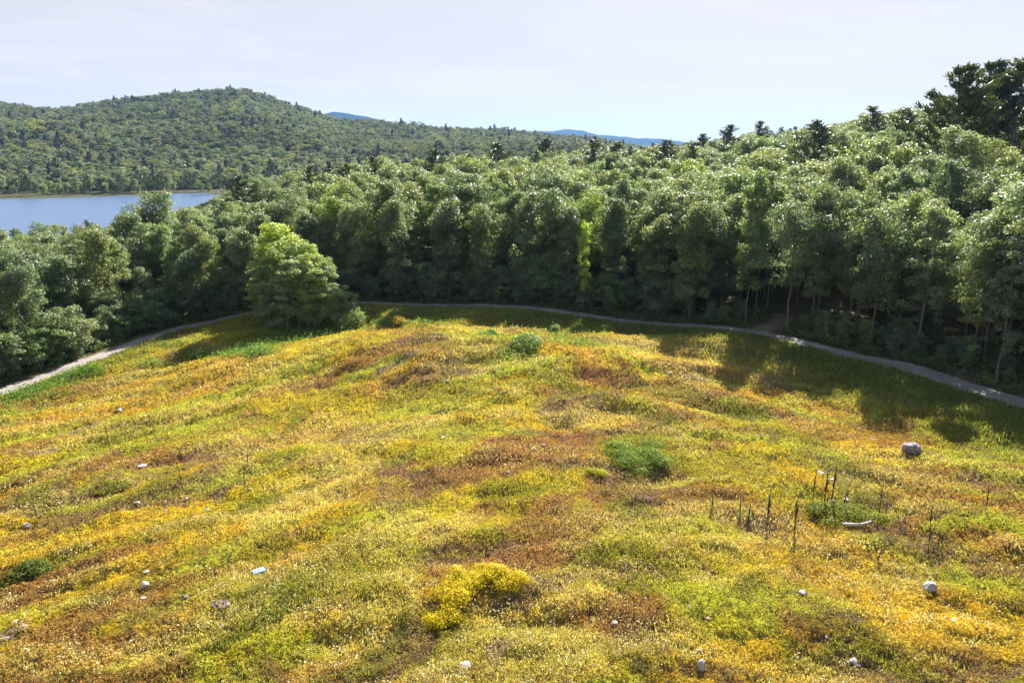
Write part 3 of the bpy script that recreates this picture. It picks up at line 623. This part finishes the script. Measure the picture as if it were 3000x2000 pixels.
# --- shoreline trees across the lake, each on its own
SH = [(790, 462, 500, 14, 'pine', 'big dark blue-green conifer standing above the far lake shore'), (640, 478, 470, 12, 'pine', 'tall ragged pine on the far shore left of the big conifer')]
for (px, py, D, h, k, lab) in SH:
    x, y, gz, top = pine_at(px, py, D); e = tree(k, 'pine_tree', x, y, gz, (top - gz) / 18.5, 1, (.8, .95, 1.0)); tag(e, lab, 'pine tree')
xs = np.linspace(30, 600, 26)
for i, px in enumerate(xs):
    q = hit(px + random.uniform(-8, 8), 580 - 12 * px / 600 - random.uniform(2, 9)); kk_ = random.random()
    if q[2] < -12: continue
    k = 'pine' if kk_ < .3 else 'under' if kk_ < .7 else 'edge'
    e = tree(k, 'pine_tree' if k == 'pine' else 'broadleaf_tree', q[0], q[1] + 4, None, {'pine': .62, 'under': 1.1, 'edge': .7}[k] * random.uniform(.8, 1.15), None, random.choice(TINTS[:6]))
    tag(e, None, 'tree', 'trees along the far lake shore'); pend(('dark conifer' if k == 'pine' else 'low rounded tree' if k == 'under' else 'leafy tree', 'on the far lake shore, ' + ('left' if px < 200 else 'middle' if px < 400 else 'right')), px, e)
# --- individual trees with a place of their own
def place(kind, name, px, py, toppy, label, cat, tint, group=None, wid=1.0, H0=8.6):
    q = hit(px, py); d = ray(px, toppy); d = d / d[1]; top = CH + d[2] * q[1]; s = max(.2, (top - q[2]) / H0)
    e = tree(kind, name, q[0], q[1], q[2], s, None, tint); e.scale = (s * wid, s * wid, s); return tag(e, label, cat, group)
BT = [(765, 948, 760), (790, 962, 790), (815, 955, 730), (845, 968, 775), (875, 960, 745), (905, 966, 770), (935, 962, 770), (960, 952, 760), (985, 962, 830), (860, 940, 720), (925, 945, 735)]
BL = ['leftmost', 'second from left', 'third from left', 'fourth from left', 'middle front', 'middle', 'fifth from right', 'fourth from right', 'shortest rightmost', 'rear left', 'rear right']
for (a, b, c), l in zip(BT, BL): place('birch', 'birch_tree', a, b, c, l + ' thin-stemmed birch of the clump beside the heath', 'birch', random.choice([(1.35, 1.4, 1.1), (1.6, 1.55, .9), (1.25, 1.35, 1.0)]), 'thin birches in a clump at the end of the heath', 1.4)
place('edge', 'broadleaf_tree', 830, 925, 648, 'bright yellow-green tree rising behind the birch clump', 'tree', (2.0, 2.0, .7), H0=13, wid=1.25)
place('edge', 'broadleaf_tree', 905, 920, 700, 'fresh green tree behind the right half of the birch clump', 'tree', (1.5, 1.6, .8), H0=13, wid=1.05)
place('edge', 'broadleaf_tree', 968, 930, 745, 'green tree with shining leaves right of the birch clump', 'tree', (1.25, 1.35, 1.1), H0=13, wid=.8)
place('under', 'broadleaf_tree', 1008, 925, 840, 'low tree with pale shining leaves at the right foot of the birch clump', 'tree', (1.4, 1.5, 1.4), H0=5.6)
place('birch', 'broadleaf_tree', 1708, 905, 650, 'slender lime green sapling against the dark wood', 'sapling', (2.0, 2.2, .8), wid=.55)
place('broad', 'broadleaf_tree', 480, 880, 560, 'tall open-crowned tree sticking up before the lake', 'tree', (.95, 1, .9), H0=14.5)
# low foliage at the wood edge
rg = random.Random(21)
for i in range(2, len(PL) - 1, 2):
    T = PL[i + 1] - PL[i - 1]; T = T / np.linalg.norm(T); Nn = np.array([-T[1], T[0]])
    for kx in range(2):
        o = rg.uniform(2.6, 6.0); p0 = PL[i] + Nn * o + T * rg.uniform(-1, 1)
        if in_field(p0[:1], p0[1:2])[0]: p0 = PL[i] - Nn * o
        if pdist(p0[:1], p0[1:2], TRL, TRZ)[0][0] < 2.5 or abs(p0[0]) > .78 * p0[1]: continue
        right = p0[0] > 20
        e = tree('under', 'understorey_bush', p0[0], p0[1], None, rg.uniform(.25, .55) if right else rg.uniform(.45, .95), None, rg.choice(TINTS[:6]))
        px, _ = proj(p0[0], p0[1], 1.)
        tag(e, None, 'bush', 'bushes along the edge of the wood'); pend((('low' if right else 'tall') + ' leafy edge bush', area(px)), px, e)

flush()
# ------------------------------------------------------------------ ground cover (stuff)
def field_points(n, y0, y1, seed, umax=.95, pw_=1.0):
    rg = np.random.default_rng(seed); t = rg.random(n * 2); y = y0 * (y1 / y0) ** (t ** pw_); x = rg.uniform(-umax, umax, n * 2) * y
    ok = in_field(x, y); x, y = x[ok], y[ok]; d, _ = pdist(x, y); k = d > np.interp(y, [60, 76], [1.25, .75]) + .7 * (fbm(x / .9, y / .9, 77, 3) - .5); return x[k][:n], y[k][:n], rg
# low heath plants
x, y, rg = field_points(800000, 21, 98, 61)
C, cre, rim = fieldcol(x, y); n = len(x); r_ = np.hypot(x, y)
z = height(x, y); sz = (.045 + .0013 * r_) * rg.uniform(.7, 1.5, n); clump = sstep(.3, .7, .6 * fbm(x / .55, y / .55, 401, 3) + .4 * fbm(x / .2, y / .2, 405, 2))
zz = z + .01 + (.03 + .26 * clump) * rg.random(n) ** .6
Nn = np.stack([rg.normal(0, 1, n), rg.normal(0, 1, n) - .25, np.ones(n)], 1)
V, F = leaves(np.stack([x, y, zz], 1), Nn, sz, rg, .62, .3)
C = C * (.35 + .65 * clump)[:, None] + np.array([.17, .12, .075]) * (.65 * (1 - clump))[:, None]
v = rg.uniform(.82, 1.18, n) * 1.15; hue = rg.normal(0, .09, n)
cc = np.stack([C[:, 0] * v * (1 + hue), C[:, 1] * v, C[:, 2] * v * (1 - hue)], 1)
tag(obj('heath_plants', mesh('heath_plants', V, F, np.repeat(cc, 4, 0), False, M['heath'])), 'low blueberry heath turning gold and rust across the slope', 'heath', kind='stuff')
# upright grasses and pale seed heads
x, y, rg = field_points(230000, 21, 98, 62)
C, cre, rim = fieldcol(x, y); lush = fbm(x / 3, stripe(x, y) / 1.5, 411, 3)
keepp = rg.random(len(x)) < np.clip(.03 + .75 * cre + .6 * sstep(.52, .62, lush) + .8 * rim, 0, 1); x, y, C, cre, rim, lush = [q[keepp] for q in (x, y, C, cre, rim, lush)]
n = len(x); z = height(x, y); r_ = np.hypot(x, y); H = rg.uniform(.12, .28, n) * (1 + 1.1 * rim); wd = (.012 + .00042 * r_) * rg.uniform(.7, 1.5, n)
a = rg.random(n) * 6.283; le = rg.normal(0, .28, (n, 2)) * H[:, None]
p0 = np.stack([x - np.cos(a) * wd, y - np.sin(a) * wd, z], 1); p1 = np.stack([x + np.cos(a) * wd, y + np.sin(a) * wd, z], 1); p2 = np.stack([x + le[:, 0], y + le[:, 1], z + H], 1)
V = np.stack([p0, p1, p2], 1).reshape(-1, 3); F = np.arange(n * 3).reshape(-1, 3)
gc = np.array([.42, .46, .06]); cm = np.array([.66, .6, .24]); k = np.clip(cre * 1.2, 0, 1)[:, None]; base = (gc * (1 - k) + cm * k) * .6 + C * .4
base = base * (1 - rim[:, None] * .6) + np.array([.16, .24, .06]) * rim[:, None] * .6; base *= rg.uniform(.6, 1.3, (n, 1))
tag(obj('grass', mesh('grass', V, F, np.repeat(base, 3, 0), False, M['heath'])), 'thin upright grasses among the heath', 'grass', kind='stuff')
# pale flower heads on the tops
x, y, rg = field_points(120000, 21, 90, 63); C, cre, rim = fieldcol(x, y); sp_ = sstep(.42, .62, fbm(x / .7, y / .7, 421, 2))
kp = rg.random(len(x)) < (cre * .6 * sp_ + .004); x, y = x[kp], y[kp]; n = len(x); z = height(x, y) + rg.uniform(.14, .34, n); r_ = np.hypot(x, y)
V, F = leaves(np.stack([x, y, z], 1), np.stack([rg.normal(0, .6, n), rg.normal(0, .6, n) - .3, np.ones(n)], 1), (.04 + .0011 * r_) * rg.uniform(.7, 1.5, n), rg, .85, .3)
cc = np.array([.78, .72, .42]) * rg.uniform(.7, 1.1, (n, 1))
tag(obj('flower_heads', mesh('flower_heads', V, F, np.repeat(cc, 4, 0), False, M['heath'])), 'cream seed heads sprinkled over the heath', 'flowers', kind='stuff')
# tall green weeds in the hollows, and undergrowth outside the path
def weeds(spots, n, hgt, seed, col, name, lab):
    rg = np.random.default_rng(seed); xs, ys = [], []
    for (a, b, w_, h_) in spots:
        q = hit(a, b); e = hit(a + w_, b); f = hit(a, b + h_); m_ = int(n); xs.append(q[0] + rg.normal(0, max(.4, abs(e[0] - q[0])) * .6, m_)); ys.append(q[1] + rg.normal(0, max(.5, min(5, abs(q[1] - f[1]))) * .6, m_))
    x = np.concatenate(xs); y = np.concatenate(ys); d, _ = pdist(x, y); k = d > 1.9; x, y = x[k], y[k]; n = len(x)
    z = height(x, y); H = hgt * rg.uniform(.4, 1.1, n) * (.5 + fbm(x / 1.2, y / 1.2, 431, 2)); t = rg.random(n)
    Cc = np.stack([x, y, z + H * t], 1); Nn = np.stack([rg.normal(0, 1, n), rg.normal(0, 1, n), .6 + 0 * x], 1)
    V, F = leaves(Cc, Nn, .2 * rg.uniform(.6, 1.4, n), rg, .45, .3); cc = np.array(col) * rg.uniform(.65, 1.4, (n, 1))
    tag(obj(name, mesh(name, V, F, np.repeat(cc, 4, 0), False, M['heath'])), lab, 'weeds', kind='stuff')
weeds([(770, 1015, 70, 22), (830, 1000, 70, 15), (700, 1035, 60, 15), (930, 985, 60, 12), (990, 968, 40, 10), (760, 1040, 40, 12), (890, 990, 50, 8)], 1500, .9, 71, (.16, .27, .07), 'tall_weeds', 'tall fresh green weeds in the hollow below the birches')
weeds([(40, 1165, 70, 22), (110, 1145, 50, 15), (180, 1118, 50, 12), (250, 1095, 50, 10)], 1300, .9, 72, (.14, .25, .06), 'tall_weeds', 'green weeds beside the left end of the path')
weeds([(1260, 945, 70, 10), (1180, 950, 60, 8), (1560, 985, 90, 14), (1450, 990, 60, 12), (1650, 995, 60, 12), (1700, 1010, 60, 8), (1500, 1040, 50, 20), (560, 1045, 50, 14), (450, 1070, 60, 10), (520, 1010, 80, 8)], 700, .6, 73, (.2, .29, .08), 'tall_weeds', 'light green weeds behind the crest of the heath')
rgw = np.random.default_rng(88); t = rgw.random(60000); ii = (t * (len(PL) - 2)).astype(int); fr = t * (len(PL) - 2) - ii
P0 = PL[ii] * (1 - fr[:, None]) + PL[ii + 1] * fr[:, None]; Tt = unit(PL[ii + 1] - PL[ii]); Nn = np.stack([-Tt[:, 1], Tt[:, 0]], 1); o = 1.8 + rgw.random(60000) ** 2 * 12
P1 = P0 + Nn * o[:, None]; fl = in_field(P1[:, 0], P1[:, 1]); P1[fl] = (P0 - Nn * o[:, None])[fl]
d, _ = pdist(P1[:, 0], P1[:, 1]); d2, _ = pdist(P1[:, 0], P1[:, 1], TRL, TRZ); k = ~in_field(P1[:, 0], P1[:, 1]) & (d > 1.75) & (d2 > 1.6) & (fbm(P1[:, 0] / 1.5, P1[:, 1] / 1.5, 441, 3) > .42); P1 = P1[k]; n = len(P1)
z = height(P1[:, 0], P1[:, 1]) + rgw.random(n) * .75; V, F = leaves(np.stack([P1[:, 0], P1[:, 1], z], 1), np.stack([rgw.normal(0, .8, n), rgw.normal(0, .8, n), np.ones(n)], 1), .22 * rgw.uniform(.6, 1.4, n), rgw)
tag(obj('undergrowth', mesh('undergrowth', V, F, np.repeat(np.array([.15, .2, .07]) * rgw.uniform(.6, 1.5, (n, 1)), 4, 0), False, M['heath'])), 'leafy undergrowth on the wood floor beside the path', 'undergrowth', kind='stuff')

# ------------------------------------------------------------------ shrubs
def shrub(name, blobs, n, size, col, label, cat, seed, stems=True, up=.6):
    rg = np.random.default_rng(seed); B = np.array(blobs); c0 = np.array([B[:, 0].mean(), B[:, 1].mean()]); gz = height(c0[:1], c0[1:])[0]
    V, F, k = cloud(B, n, size, rg, up=up, rnd=.6, inner=.5, lowcut=-.2); V = V - np.array([c0[0], c0[1], gz])
    v = rg.uniform(.65, 1.35, n) * rg.uniform(.85, 1.15, len(B))[k]; hue = rg.normal(0, .08, n)
    cc = np.stack([col[0] * v * (1 + hue), col[1] * v, col[2] * v], 1)
    e = empty(name, (c0[0], c0[1], gz)); obj('foliage', mesh('foliage', V, F, np.repeat(cc, 4, 0), False, M['bush']), e)
    T = Tubes()
    for b in B[:14]:
        p = np.array([b[0] - c0[0], b[1] - c0[1], b[2] - gz]); foot = np.array([p[0] * .8, p[1] * .8, height(b[:1], b[1:2])[0] - gz - .1])
        T.add([foot, (foot + p) / 2 + .05, p], [.035, .025, .01], 5)
    obj('stems', T.mesh('stems', M['bark']), e); return tag(e, label, cat)
def blobs_px(pp, r, hz_, seed, per=3):
    rg = np.random.default_rng(seed); out = []
    for (a, b) in pp:
        q = hit(a, b)
        for k in range(per):
            x = q[0] + rg.normal(0, r * .45); y = q[1] + rg.normal(0, r * .45); z = height(np.array([x]), np.array([y]))[0]
            out.append((x, y, z + hz_ * rg.uniform(.3, .65), r * rg.uniform(.5, .85), r * rg.uniform(.5, .85), hz_ * rg.uniform(.4, .7)))
    return out
z7 = lambda a, b: (1000 + a * .478, 1250 + b * .478)
z6 = lambda a, b: (2000 + a * .478, 1250 + b * .478)
z8 = lambda a, b: (a * .478, 1250 + b * .478)
shrub('low_bush', blobs_px([z7(a, b) for a, b in [(630, 1240), (670, 1180), (720, 1130), (770, 1080), (690, 1060), (740, 1010), (810, 1020), (700, 1000), (760, 960), (830, 950), (900, 950), (960, 970), (1020, 970), (1080, 980), (930, 930)]],   .62, .58, 1, 4), 17000, .085, (.55, .45, .01), 'bright yellow-green low bush curving in an arc in the foreground', 'bush', 11)
shrub('juniper_bush', blobs_px([z7(a, b) for a, b in [(1680, 150), (1700, 200), (1760, 170), (1760, 230), (1830, 180), (1840, 240), (1900, 200), (1930, 240), (1960, 230), (1900, 150), (1800, 260)]], .8, .6, 2, 3), 8000, .11, (.19, .27, .035), 'spreading dark green juniper bush in the middle of the heath', 'bush', 12)
shrub('low_bush', blobs_px([z7(1560, 290), z7(1600, 300)], .5, .35, 3, 4), 1800, .09, (.42, .42, .03), 'small yellow-green bush just in front of the juniper', 'bush', 13)
shrub('low_bush', blobs_px([z6(a, b) for a, b in [(830, 540), (900, 520), (980, 530), (1050, 550), (1110, 560), (940, 570)]], .8, .4, 4, 3), 5000, .1, (.22, .24, .03), 'olive green mound of low bush between the dead stalks and the log', 'bush', 14)
shrub('low_bush', blobs_px([z8(a, b) for a, b in [(660, 385), (720, 375), (780, 365)]], .6, .3, 5, 3), 2600, .1, (.26, .25, .03), 'small olive mound of bush left of centre above the white stones', 'bush', 15)
shrub('low_bush', blobs_px([z8(a, b) for a, b in [(110, 905), (170, 910), (230, 905), (290, 900)]], .5, .3, 6, 3), 2600, .09, (.14, .18, .03), 'dark green strip of low bush near the left edge', 'bush', 16)
shrub('round_shrub', blobs_px([(1045, 968)], 1.4, 2.1, 7, 9), 2200, .2, (.2, .27, .08), 'round light green shrub at the right foot of the birch clump', 'shrub', 17)
shrub('round_shrub', blobs_px([(1140, 952), (1125, 955)], .8, .9, 8, 6), 1200, .17, (.2, .26, .05), 'small green shrub left of the golden one behind the crest', 'shrub', 18)
shrub('round_shrub', blobs_px([(1165, 952), (1178, 950)], .7, .8, 9, 5), 1100, .16, (.5, .38, .04), 'golden yellow small shrub on the rim behind the crest', 'shrub', 19)
shrub('round_shrub', blobs_px([(1525, 1012), (1550, 1018), (1570, 1014), (1545, 1005)], 1.0, .7, 10, 5), 3600, .18, (.22, .31, .08), 'large green shrub in the hollow behind the heath', 'shrub', 20)
shrub('round_shrub', blobs_px([(1438, 985)], .6, .6, 11, 6), 1100, .17, (.24, .36, .08), 'small leafy green shrub left of the large hollow shrub', 'shrub', 22)
shrub('round_shrub', blobs_px([(1630, 985)], .45, 1.0, 12, 5), 900, .17, (.24, .34, .1), 'upright green shrub right of the large hollow shrub', 'shrub', 23)
shrub('round_shrub', blobs_px([(578, 1052)], .6, .9, 13, 5), 900, .15, (.13, .22, .05), 'small dark green shrub alone on the left slope', 'shrub', 24)

# ------------------------------------------------------------------ rocks
def rock_mesh(seed, mat_, flat=.6):
    import bmesh
    rg = np.random.default_rng(seed); bm = bmesh.new(); bmesh.ops.create_icosphere(bm, subdivisions=4, radius=1)
    P = np.array([v.co[:] for v in bm.verts]); s = rg.uniform(.75, 1.2, 3)
    for k in range(9):                                   # planed faces
        d = unit(rg.normal(size=3)); o = rg.uniform(.78, .96) if mat_.name.startswith('grey') else rg.uniform(.5, .88); t = P @ d; P = P - np.maximum(0, t - o)[:, None] * d[None] * .85
    n1 = fbm(P[:, 0] * 2 + 5 + P[:, 2], P[:, 1] * 2 + seed + P[:, 2], seed, 4) - .5; P = P * (1 + .22 * n1)[:, None] * s
    P = P - (P.max(0) + P.min(0)) / 2; P = P / (P.max(0) - P.min(0)) * 2; P[:, 2] *= 1
    for v, q in zip(bm.verts, P): v.co = q
    me = bpy.data.meshes.new('rock'); bm.to_mesh(me); bm.free(); me.polygons.foreach_set('use_smooth', np.ones(len(me.polygons), bool)); me.materials.append(mat_); return me
ROCKS = [ # px, py, width px, flatness, material, label
 (2668,1322,62,.75,'rockg','large grey boulder near the tree shadow on the right'),(2722,1732,46,.8,'rock','big pale stone in the lower right of the heath'),(2351,1743,28,.5,'rock','small white stone left of the big pale stone'),
 (2052,1966,34,1.3,'rock','upright white stone at the bottom edge right of centre'),(2500,1950,26,.6,'rock','broken white stone at the bottom edge'),(2512,1957,16,.6,'rockg','small dark-sided stone touching the broken white stone'),(2435,1413,26,.7,'rock','white stone behind the dead stalks'),
 (2772,1816,22,.5,'rockp','pinkish stone half buried below the big pale stone'),(2796,1824,24,.5,'rockp','grey-pink stone beside the half buried pinkish one'),(2074,1816,16,.6,'rockp','small pink stone in the rusty patch right of centre'),(2021,1781,14,.6,'rock','tiny white stone above the rusty patch'),
 (2050,1914,18,.6,'rockp','small pink stone above the upright white stone'),(2230,1278,14,.5,'rock','tiny flat stone in the yellow patch'),(2552,1291,16,.6,'rockg','small dark stone left of the large boulder'),(2423,1870,14,.4,'rock','thin flat stone in the lower right'),(2473,1881,9,.6,'rock','tiny pebble right of the thin flat stone'),
 (2402,1388,26,.4,'rockp','flat pinkish stone above the dead stalks'),(2478,1467,20,.4,'rock','flat pale stone right of the dead stalks'),(2634,1671,9,.6,'rock','tiny pebble above the big pale stone'),(2344,1538,14,.5,'rockp','small pink stone at the foot of the dead stalk'),
 (2440,1472,16,.5,'rock','pale stone at the foot of the stalk group'),(416,1371,32,.42,'rock','long flat white stone on the left slope'),(402,1477,18,.7,'rock','small white stone of the left group'),(359,1502,20,.4,'rockg','flat grey stone of the left group'),(438,1489,16,.5,'rockg','grey stone in the middle of the left group'),
 (547,1466,12,.6,'rock','tiny white stone above the rusty strip on the left'),(485,1499,11,.5,'rock','tiny stone right of the left group'),(608,1502,19,1.0,'rock','rounded pinkish white stone on the left slope'),(79,1546,26,.6,'rock','pale stone close to the left edge'),
 (423,1722,32,.65,'rock','white and grey stone left of the blue box'),(430,1680,19,.35,'rock','thin flat stone above the white and grey stone'),(653,1838,14,.8,'rock','small white stone below the twig heap'),(421,1756,18,.4,'rockp','flat tan stone below the white and grey stone'),
 (545,1751,17,.4,'rockg','dark flat stone between the box and the twig heap'),(79,1808,26,.5,'rockp','pinkish stone in the bare patch by the left edge'),(46,1828,20,.5,'rockp','small pinkish stone left in the bare patch'),(72,1845,28,.4,'rockp','flat pink stone low in the bare patch'),
 (20,1875,18,.4,'rock','pale stone at the left edge bare patch'),(894,1404,14,.5,'rockp','tiny pinkish stone on the left slope above the lime grass'),(732,1437,12,.6,'rock','tiny pale stone on the left slope'),(351,1203,20,.5,'rock','white flat stone high on the left slope'),
 (1299,1285,19,.4,'rock','flat white stone below the crest'),(1592,1308,15,.5,'rock','white stone in the rust patch'),(1488,1388,16,.7,'rock','white stone at centre below the rust patch'),(1433,1452,11,.7,'rockp','tiny pink stone below the centre white stone'),
 (1127,1461,10,.6,'rockp','tiny pink stone in the purple-brown patch'),(1803,1539,9,.5,'rock','tiny white stone at right of centre'),(1970,1566,13,.4,'rock','small flat white stone above the cream flowers'),(1890,1759,11,.7,'rock','tiny white stone in the golden patch'),
 (1555,1776,11,.5,'rock','tiny white stone right of the arc bush'),(1480,1758,16,.5,'rockp','pink stone in the crook of the arc bush'),(1799,1831,25,.6,'rock','pinkish white stone in the dark rust patch'),(1686,1821,13,.5,'rock','small stone left in the dark rust patch'),
 (1849,1851,10,.6,'rockp','tiny pink stone right in the dark rust patch'),(1363,1954,42,.3,'rock','broad sandy slab at the bottom below the arc bush'),(1383,1911,15,.6,'rockp','small pink stone above the sandy slab'),(1310,1121,17,.6,'rockg','dark grey stone alone on the crest'),
 (1098,1018,11,.5,'rock','tiny white stone on the back of the crest'),(1963,1096,19,.5,'rock','pale flat stone in the light grass right of centre'),(1696,1025,9,.6,'rock','tiny stone behind the crest'),(2240,1150,9,.6,'rock','tiny stone in the grass before the tree shadow')]
RM = {}
for i, (px, py, wp, fl, mk, lab) in enumerate(ROCKS):
    q = hit(px, py + 2); rg_ = math.sqrt(q[0]**2 + q[1]**2 + (CH - q[2])**2); w_ = wp * rg_ / FPX * (.88 if wp > 40 else 1)
    key = (mk, i % 5); 
    if key not in RM: RM[key] = rock_mesh(50 + i, M[mk])
    o = obj('boulder' if wp > 40 else 'stone', RM[key]); o.location = (q[0], q[1], q[2] + .17 * w_ * fl + .08); o.scale = (w_ * .42, w_ * .36, w_ * .5 * fl * .8)
    o.rotation_euler = (0, 0, (i * 1.7) % 6.28 if wp < 40 else .2); tag(o, lab, 'boulder' if wp > 40 else 'stone', 'stones scattered over the heath')
# ------------------------------------------------------------------ log, twigs, box
q = hit(2511, 1549); T = Tubes(); T.add([(-.78, .06, .1), (-.4, -.02, .12), (.1, -.04, .13), (.5, .06, .17), (.8, .2, .22)], [.085, .1, .095, .075, .04], 10); T.add([(-.75, .28, .06), (-.35, .22, .14), (-.15, .05, .12)], [.04, .06, .05], 7)
o = obj('log', T.mesh('log', M['wood'])); o.location = q; o.location.z += .08; tag(o, 'pale weathered curved log in front of the olive mound', 'log')
q = hit(645, 1784); T = Tubes(); rg = np.random.default_rng(4)
for k in range(13):
    a = rg.random() * 6.28; r_ = rg.uniform(.12, .38); P = []
    for t in np.linspace(0, 1, 7): aa = a + t * rg.uniform(1.5, 3.5); P.append((r_ * math.cos(aa) * 1.15, r_ * .8 * math.sin(aa), .06 + .15 * rg.random() * (1 - r_) + .08))
    T.add(P, [.025] * 7, 5)
o = obj('twig_heap', T.mesh('twig_heap', M['twig'])); o.location = q; o.location.z += .02; tag(o, 'small grey-brown heap of curled twigs below the blue box', 'twig heap')
def rbox(sx, sy, sz, z0, bev, taper=0, name='box', m=None):
    import bmesh
    bm = bmesh.new(); bmesh.ops.create_cube(bm, size=1)
    for v in bm.verts:
        k = 1 - taper * (v.co.z < 0); v.co.x *= sx * k; v.co.y *= sy * k; v.co.z = z0 + (v.co.z + .5) * sz
    bmesh.ops.bevel(bm, geom=bm.edges[:] , offset=bev, segments=3, affect='EDGES', profile=.6)
    me = bpy.data.meshes.new(name); bm.to_mesh(me); bm.free(); me.materials.append(m); return me
q = hit(760, 1684); e = empty('storage_box', (q[0], q[1], q[2] + .08), R(33)); e.rotation_euler = (R(6), R(-3), R(33)); e.scale = (.85, .85, .85)
obj('body', rbox(.62, .4, .2, 0, .03, .1, 'body', M['blue']), e)
for sx in (-1, 1):
    l = obj('lid', rbox(.295, .37, .045, .2, .015, 0, 'lid', M['white']), e); l.location.x = .156 * sx
for sx in (-1, 1):
    h = Tubes(); h.add([(.31 * sx, -.1, .16), (.35 * sx, -.08, .15), (.35 * sx, .08, .15), (.31 * sx, .1, .16)], [.012] * 4, 6); obj('handle', h.mesh('handle', M['lightblue']), e)
tag(e, 'bright blue plastic box with a white two-panel lid lying on the heath', 'storage box')
# ------------------------------------------------------------------ mullein stalks
def stalk(px, top, base, label, leafy=0, seed=0, thick=1):
    q = hit(px, base); r_ = math.sqrt(q[0]**2 + q[1]**2 + (CH - q[2])**2); H = (base - top) / FPX * r_ / math.cos(math.atan2(CH, q[1])) ; H = min(H, 2.6); rg = np.random.default_rng(seed)
    e = empty('mullein_plant' if leafy else 'dead_stalk', tuple(q)); lx, ly = rg.normal(0, .05 * H, 2); f = lambda t: np.array([lx * t * t, ly * t * t, H * t])
    T = Tubes(); ts = np.linspace(0, .55, 6); T.add([f(t) - np.array([0, 0, .05]) * (t == 0) for t in ts], .022 * thick * (1 - ts * .4), 6); obj('stem', T.mesh('stem', M['dead'] if leafy < 2 else M['twig']), e)
    T = Tubes(); ts = np.linspace(.42, 1, 26); rr = .036 * thick * (1 - (ts - .42) * .8) * (1 + .35 * np.sin(np.arange(26) * 2.4)) * rg.uniform(.75, 1.25, 26); rr[-1] *= .4
    T.add([f(t) + rg.normal(0, .006, 3) for t in ts], rr, 7)
    if thick > 1: T.add([f(.55), f(.6) + [.07, 0, .05], f(.8) + [.1, .02, .02]], [.015, .025, .012], 6)
    obj('seed_spike', T.mesh('seed_spike', M['dead']), e)
    n = 90 if leafy else 14; zt = rg.random(n) ** (1 if leafy else 3) * H * (.95 if leafy else .3); a = rg.random(n) * 6.28; L_ = (.16 if leafy else .1) * (1.15 - zt / H * .6)
    C = np.stack([np.cos(a) * L_ * .5, np.sin(a) * L_ * .5, zt + .04], 1); d = np.stack([np.cos(a), np.sin(a), 0 * a + .5], 1)
    V, F = leaves(C, np.stack([-np.cos(a) * .5, -np.sin(a) * .5, 1 + 0 * a], 1), L_, rg, .4, .2)
    c = np.tile((.26, .34, .1) if leafy else (.2, .13, .07), (len(V), 1)); obj('leaves' if leafy else 'withered_leaf', mesh('leaves', V, F, c, False, M['heath']), e)
    tag(e, label, 'plant' if leafy else 'dead stalk', 'green mulleins' if leafy else 'dead mullein stalks standing in the heath')
ST = [(z6(797, 285), 445, 'left dead stalk of the tall group of three'), (z6(868, 310), 465, 'middle dead stalk of the tall group of three'), (z6(912, 275), 460, 'tallest dead stalk, right in the group of three'), (z6(980, 400), 515, 'thin dead stalk behind the olive mound'),
 (z6(685, 480), 640, 'thick lone dead stalk on the brown patch'), (z6(518, 440), 600, 'forked dead stalk with green leaves beside it'), (z6(1190, 425), 620, 'tall thin dead stalk right of the log'), (z6(1245, 470), 540, 'short dead stalk behind the tall one right of the log'),
 (z6(1510, 520), 650, 'dead stalk halfway to the right edge'), (z6(1855, 395), 520, 'dead stalk nearest the right edge'), (z6(1560, 670), 770, 'middle of three low dead stalks at the right'), (z6(1580, 685), 765, 'right one of three low dead stalks at the right'),
 (z6(1502, 650), 770, 'left one of three low dead stalks at the right'), (z6(1192, 780), 840, 'short dead stalk below the log'), (z6(882, 430), 480, 'short dead stalk at the foot of the tall three'), (z8(232, 495), 580, 'lone dead stalk near the left edge'),
 (z8(665, 10), 100, 'thin dead stalk high on the left slope'), (z8(1500, 255), 375, 'thin dead stalk left of centre in the lime grass'), (z8(1110, 280), 350, 'short dead stalk above the left stones'), (z8(1522, 180), 245, 'small dead stalk above the thin one left of centre')]
for i, ((px, tp), b, lab) in enumerate(ST): stalk(px, tp, 1250 + b * .478, lab, 0, i, 1.5 if i in (1, 2, 4, 5) else .9)
for i, (a, t, b, lab) in enumerate([(180, 425, 520, 'leftmost green leafy mullein'), (350, 455, 560, 'green mullein left of the pair'), (403, 490, 578, 'green mullein right of the pair'), (528, 425, 500, 'green mullein beside the forked dead stalk')]):
    px, tp = z6(a, t); stalk(px, tp, 1250 + b * .478, lab, 1, 40 + i)

# ------------------------------------------------------------------ haze
m = bpy.data.materials.new('haze'); m.use_nodes = True; nt = m.node_tree; nt.nodes.clear()
pv = N(nt, 'ShaderNodeVolumePrincipled'); pv.inputs['Color'].default_value = (.3, .55, 1, 1); pv.inputs['Density'].default_value = 5.2e-5; pv.inputs['Anisotropy'].default_value = .2
mo = N(nt, 'ShaderNodeOutputMaterial'); nt.links.new(pv.outputs[0], mo.inputs['Volume'])
x0, x1, y0, y1, za, zb = -9400, 9400, -1500, 9300, -17.5, 235
hv = [(x0, y0, za), (x1, y0, za), (x1, y1, za), (x0, y1, za), (x0, y0, zb), (x1, y0, zb), (x1, y1, zb), (x0, y1, zb)]
hz_o = obj('haze', mesh('haze', hv, [(0, 3, 2, 1), (4, 5, 6, 7), (0, 1, 5, 4), (1, 2, 6, 5), (2, 3, 7, 6), (3, 0, 4, 7)], mat=m)); tag(hz_o, 'thin blue haze over the far hills', 'haze', kind='stuff')
print('TREES', len(ind), 'rest', len(rs), 'hill', len(hx))
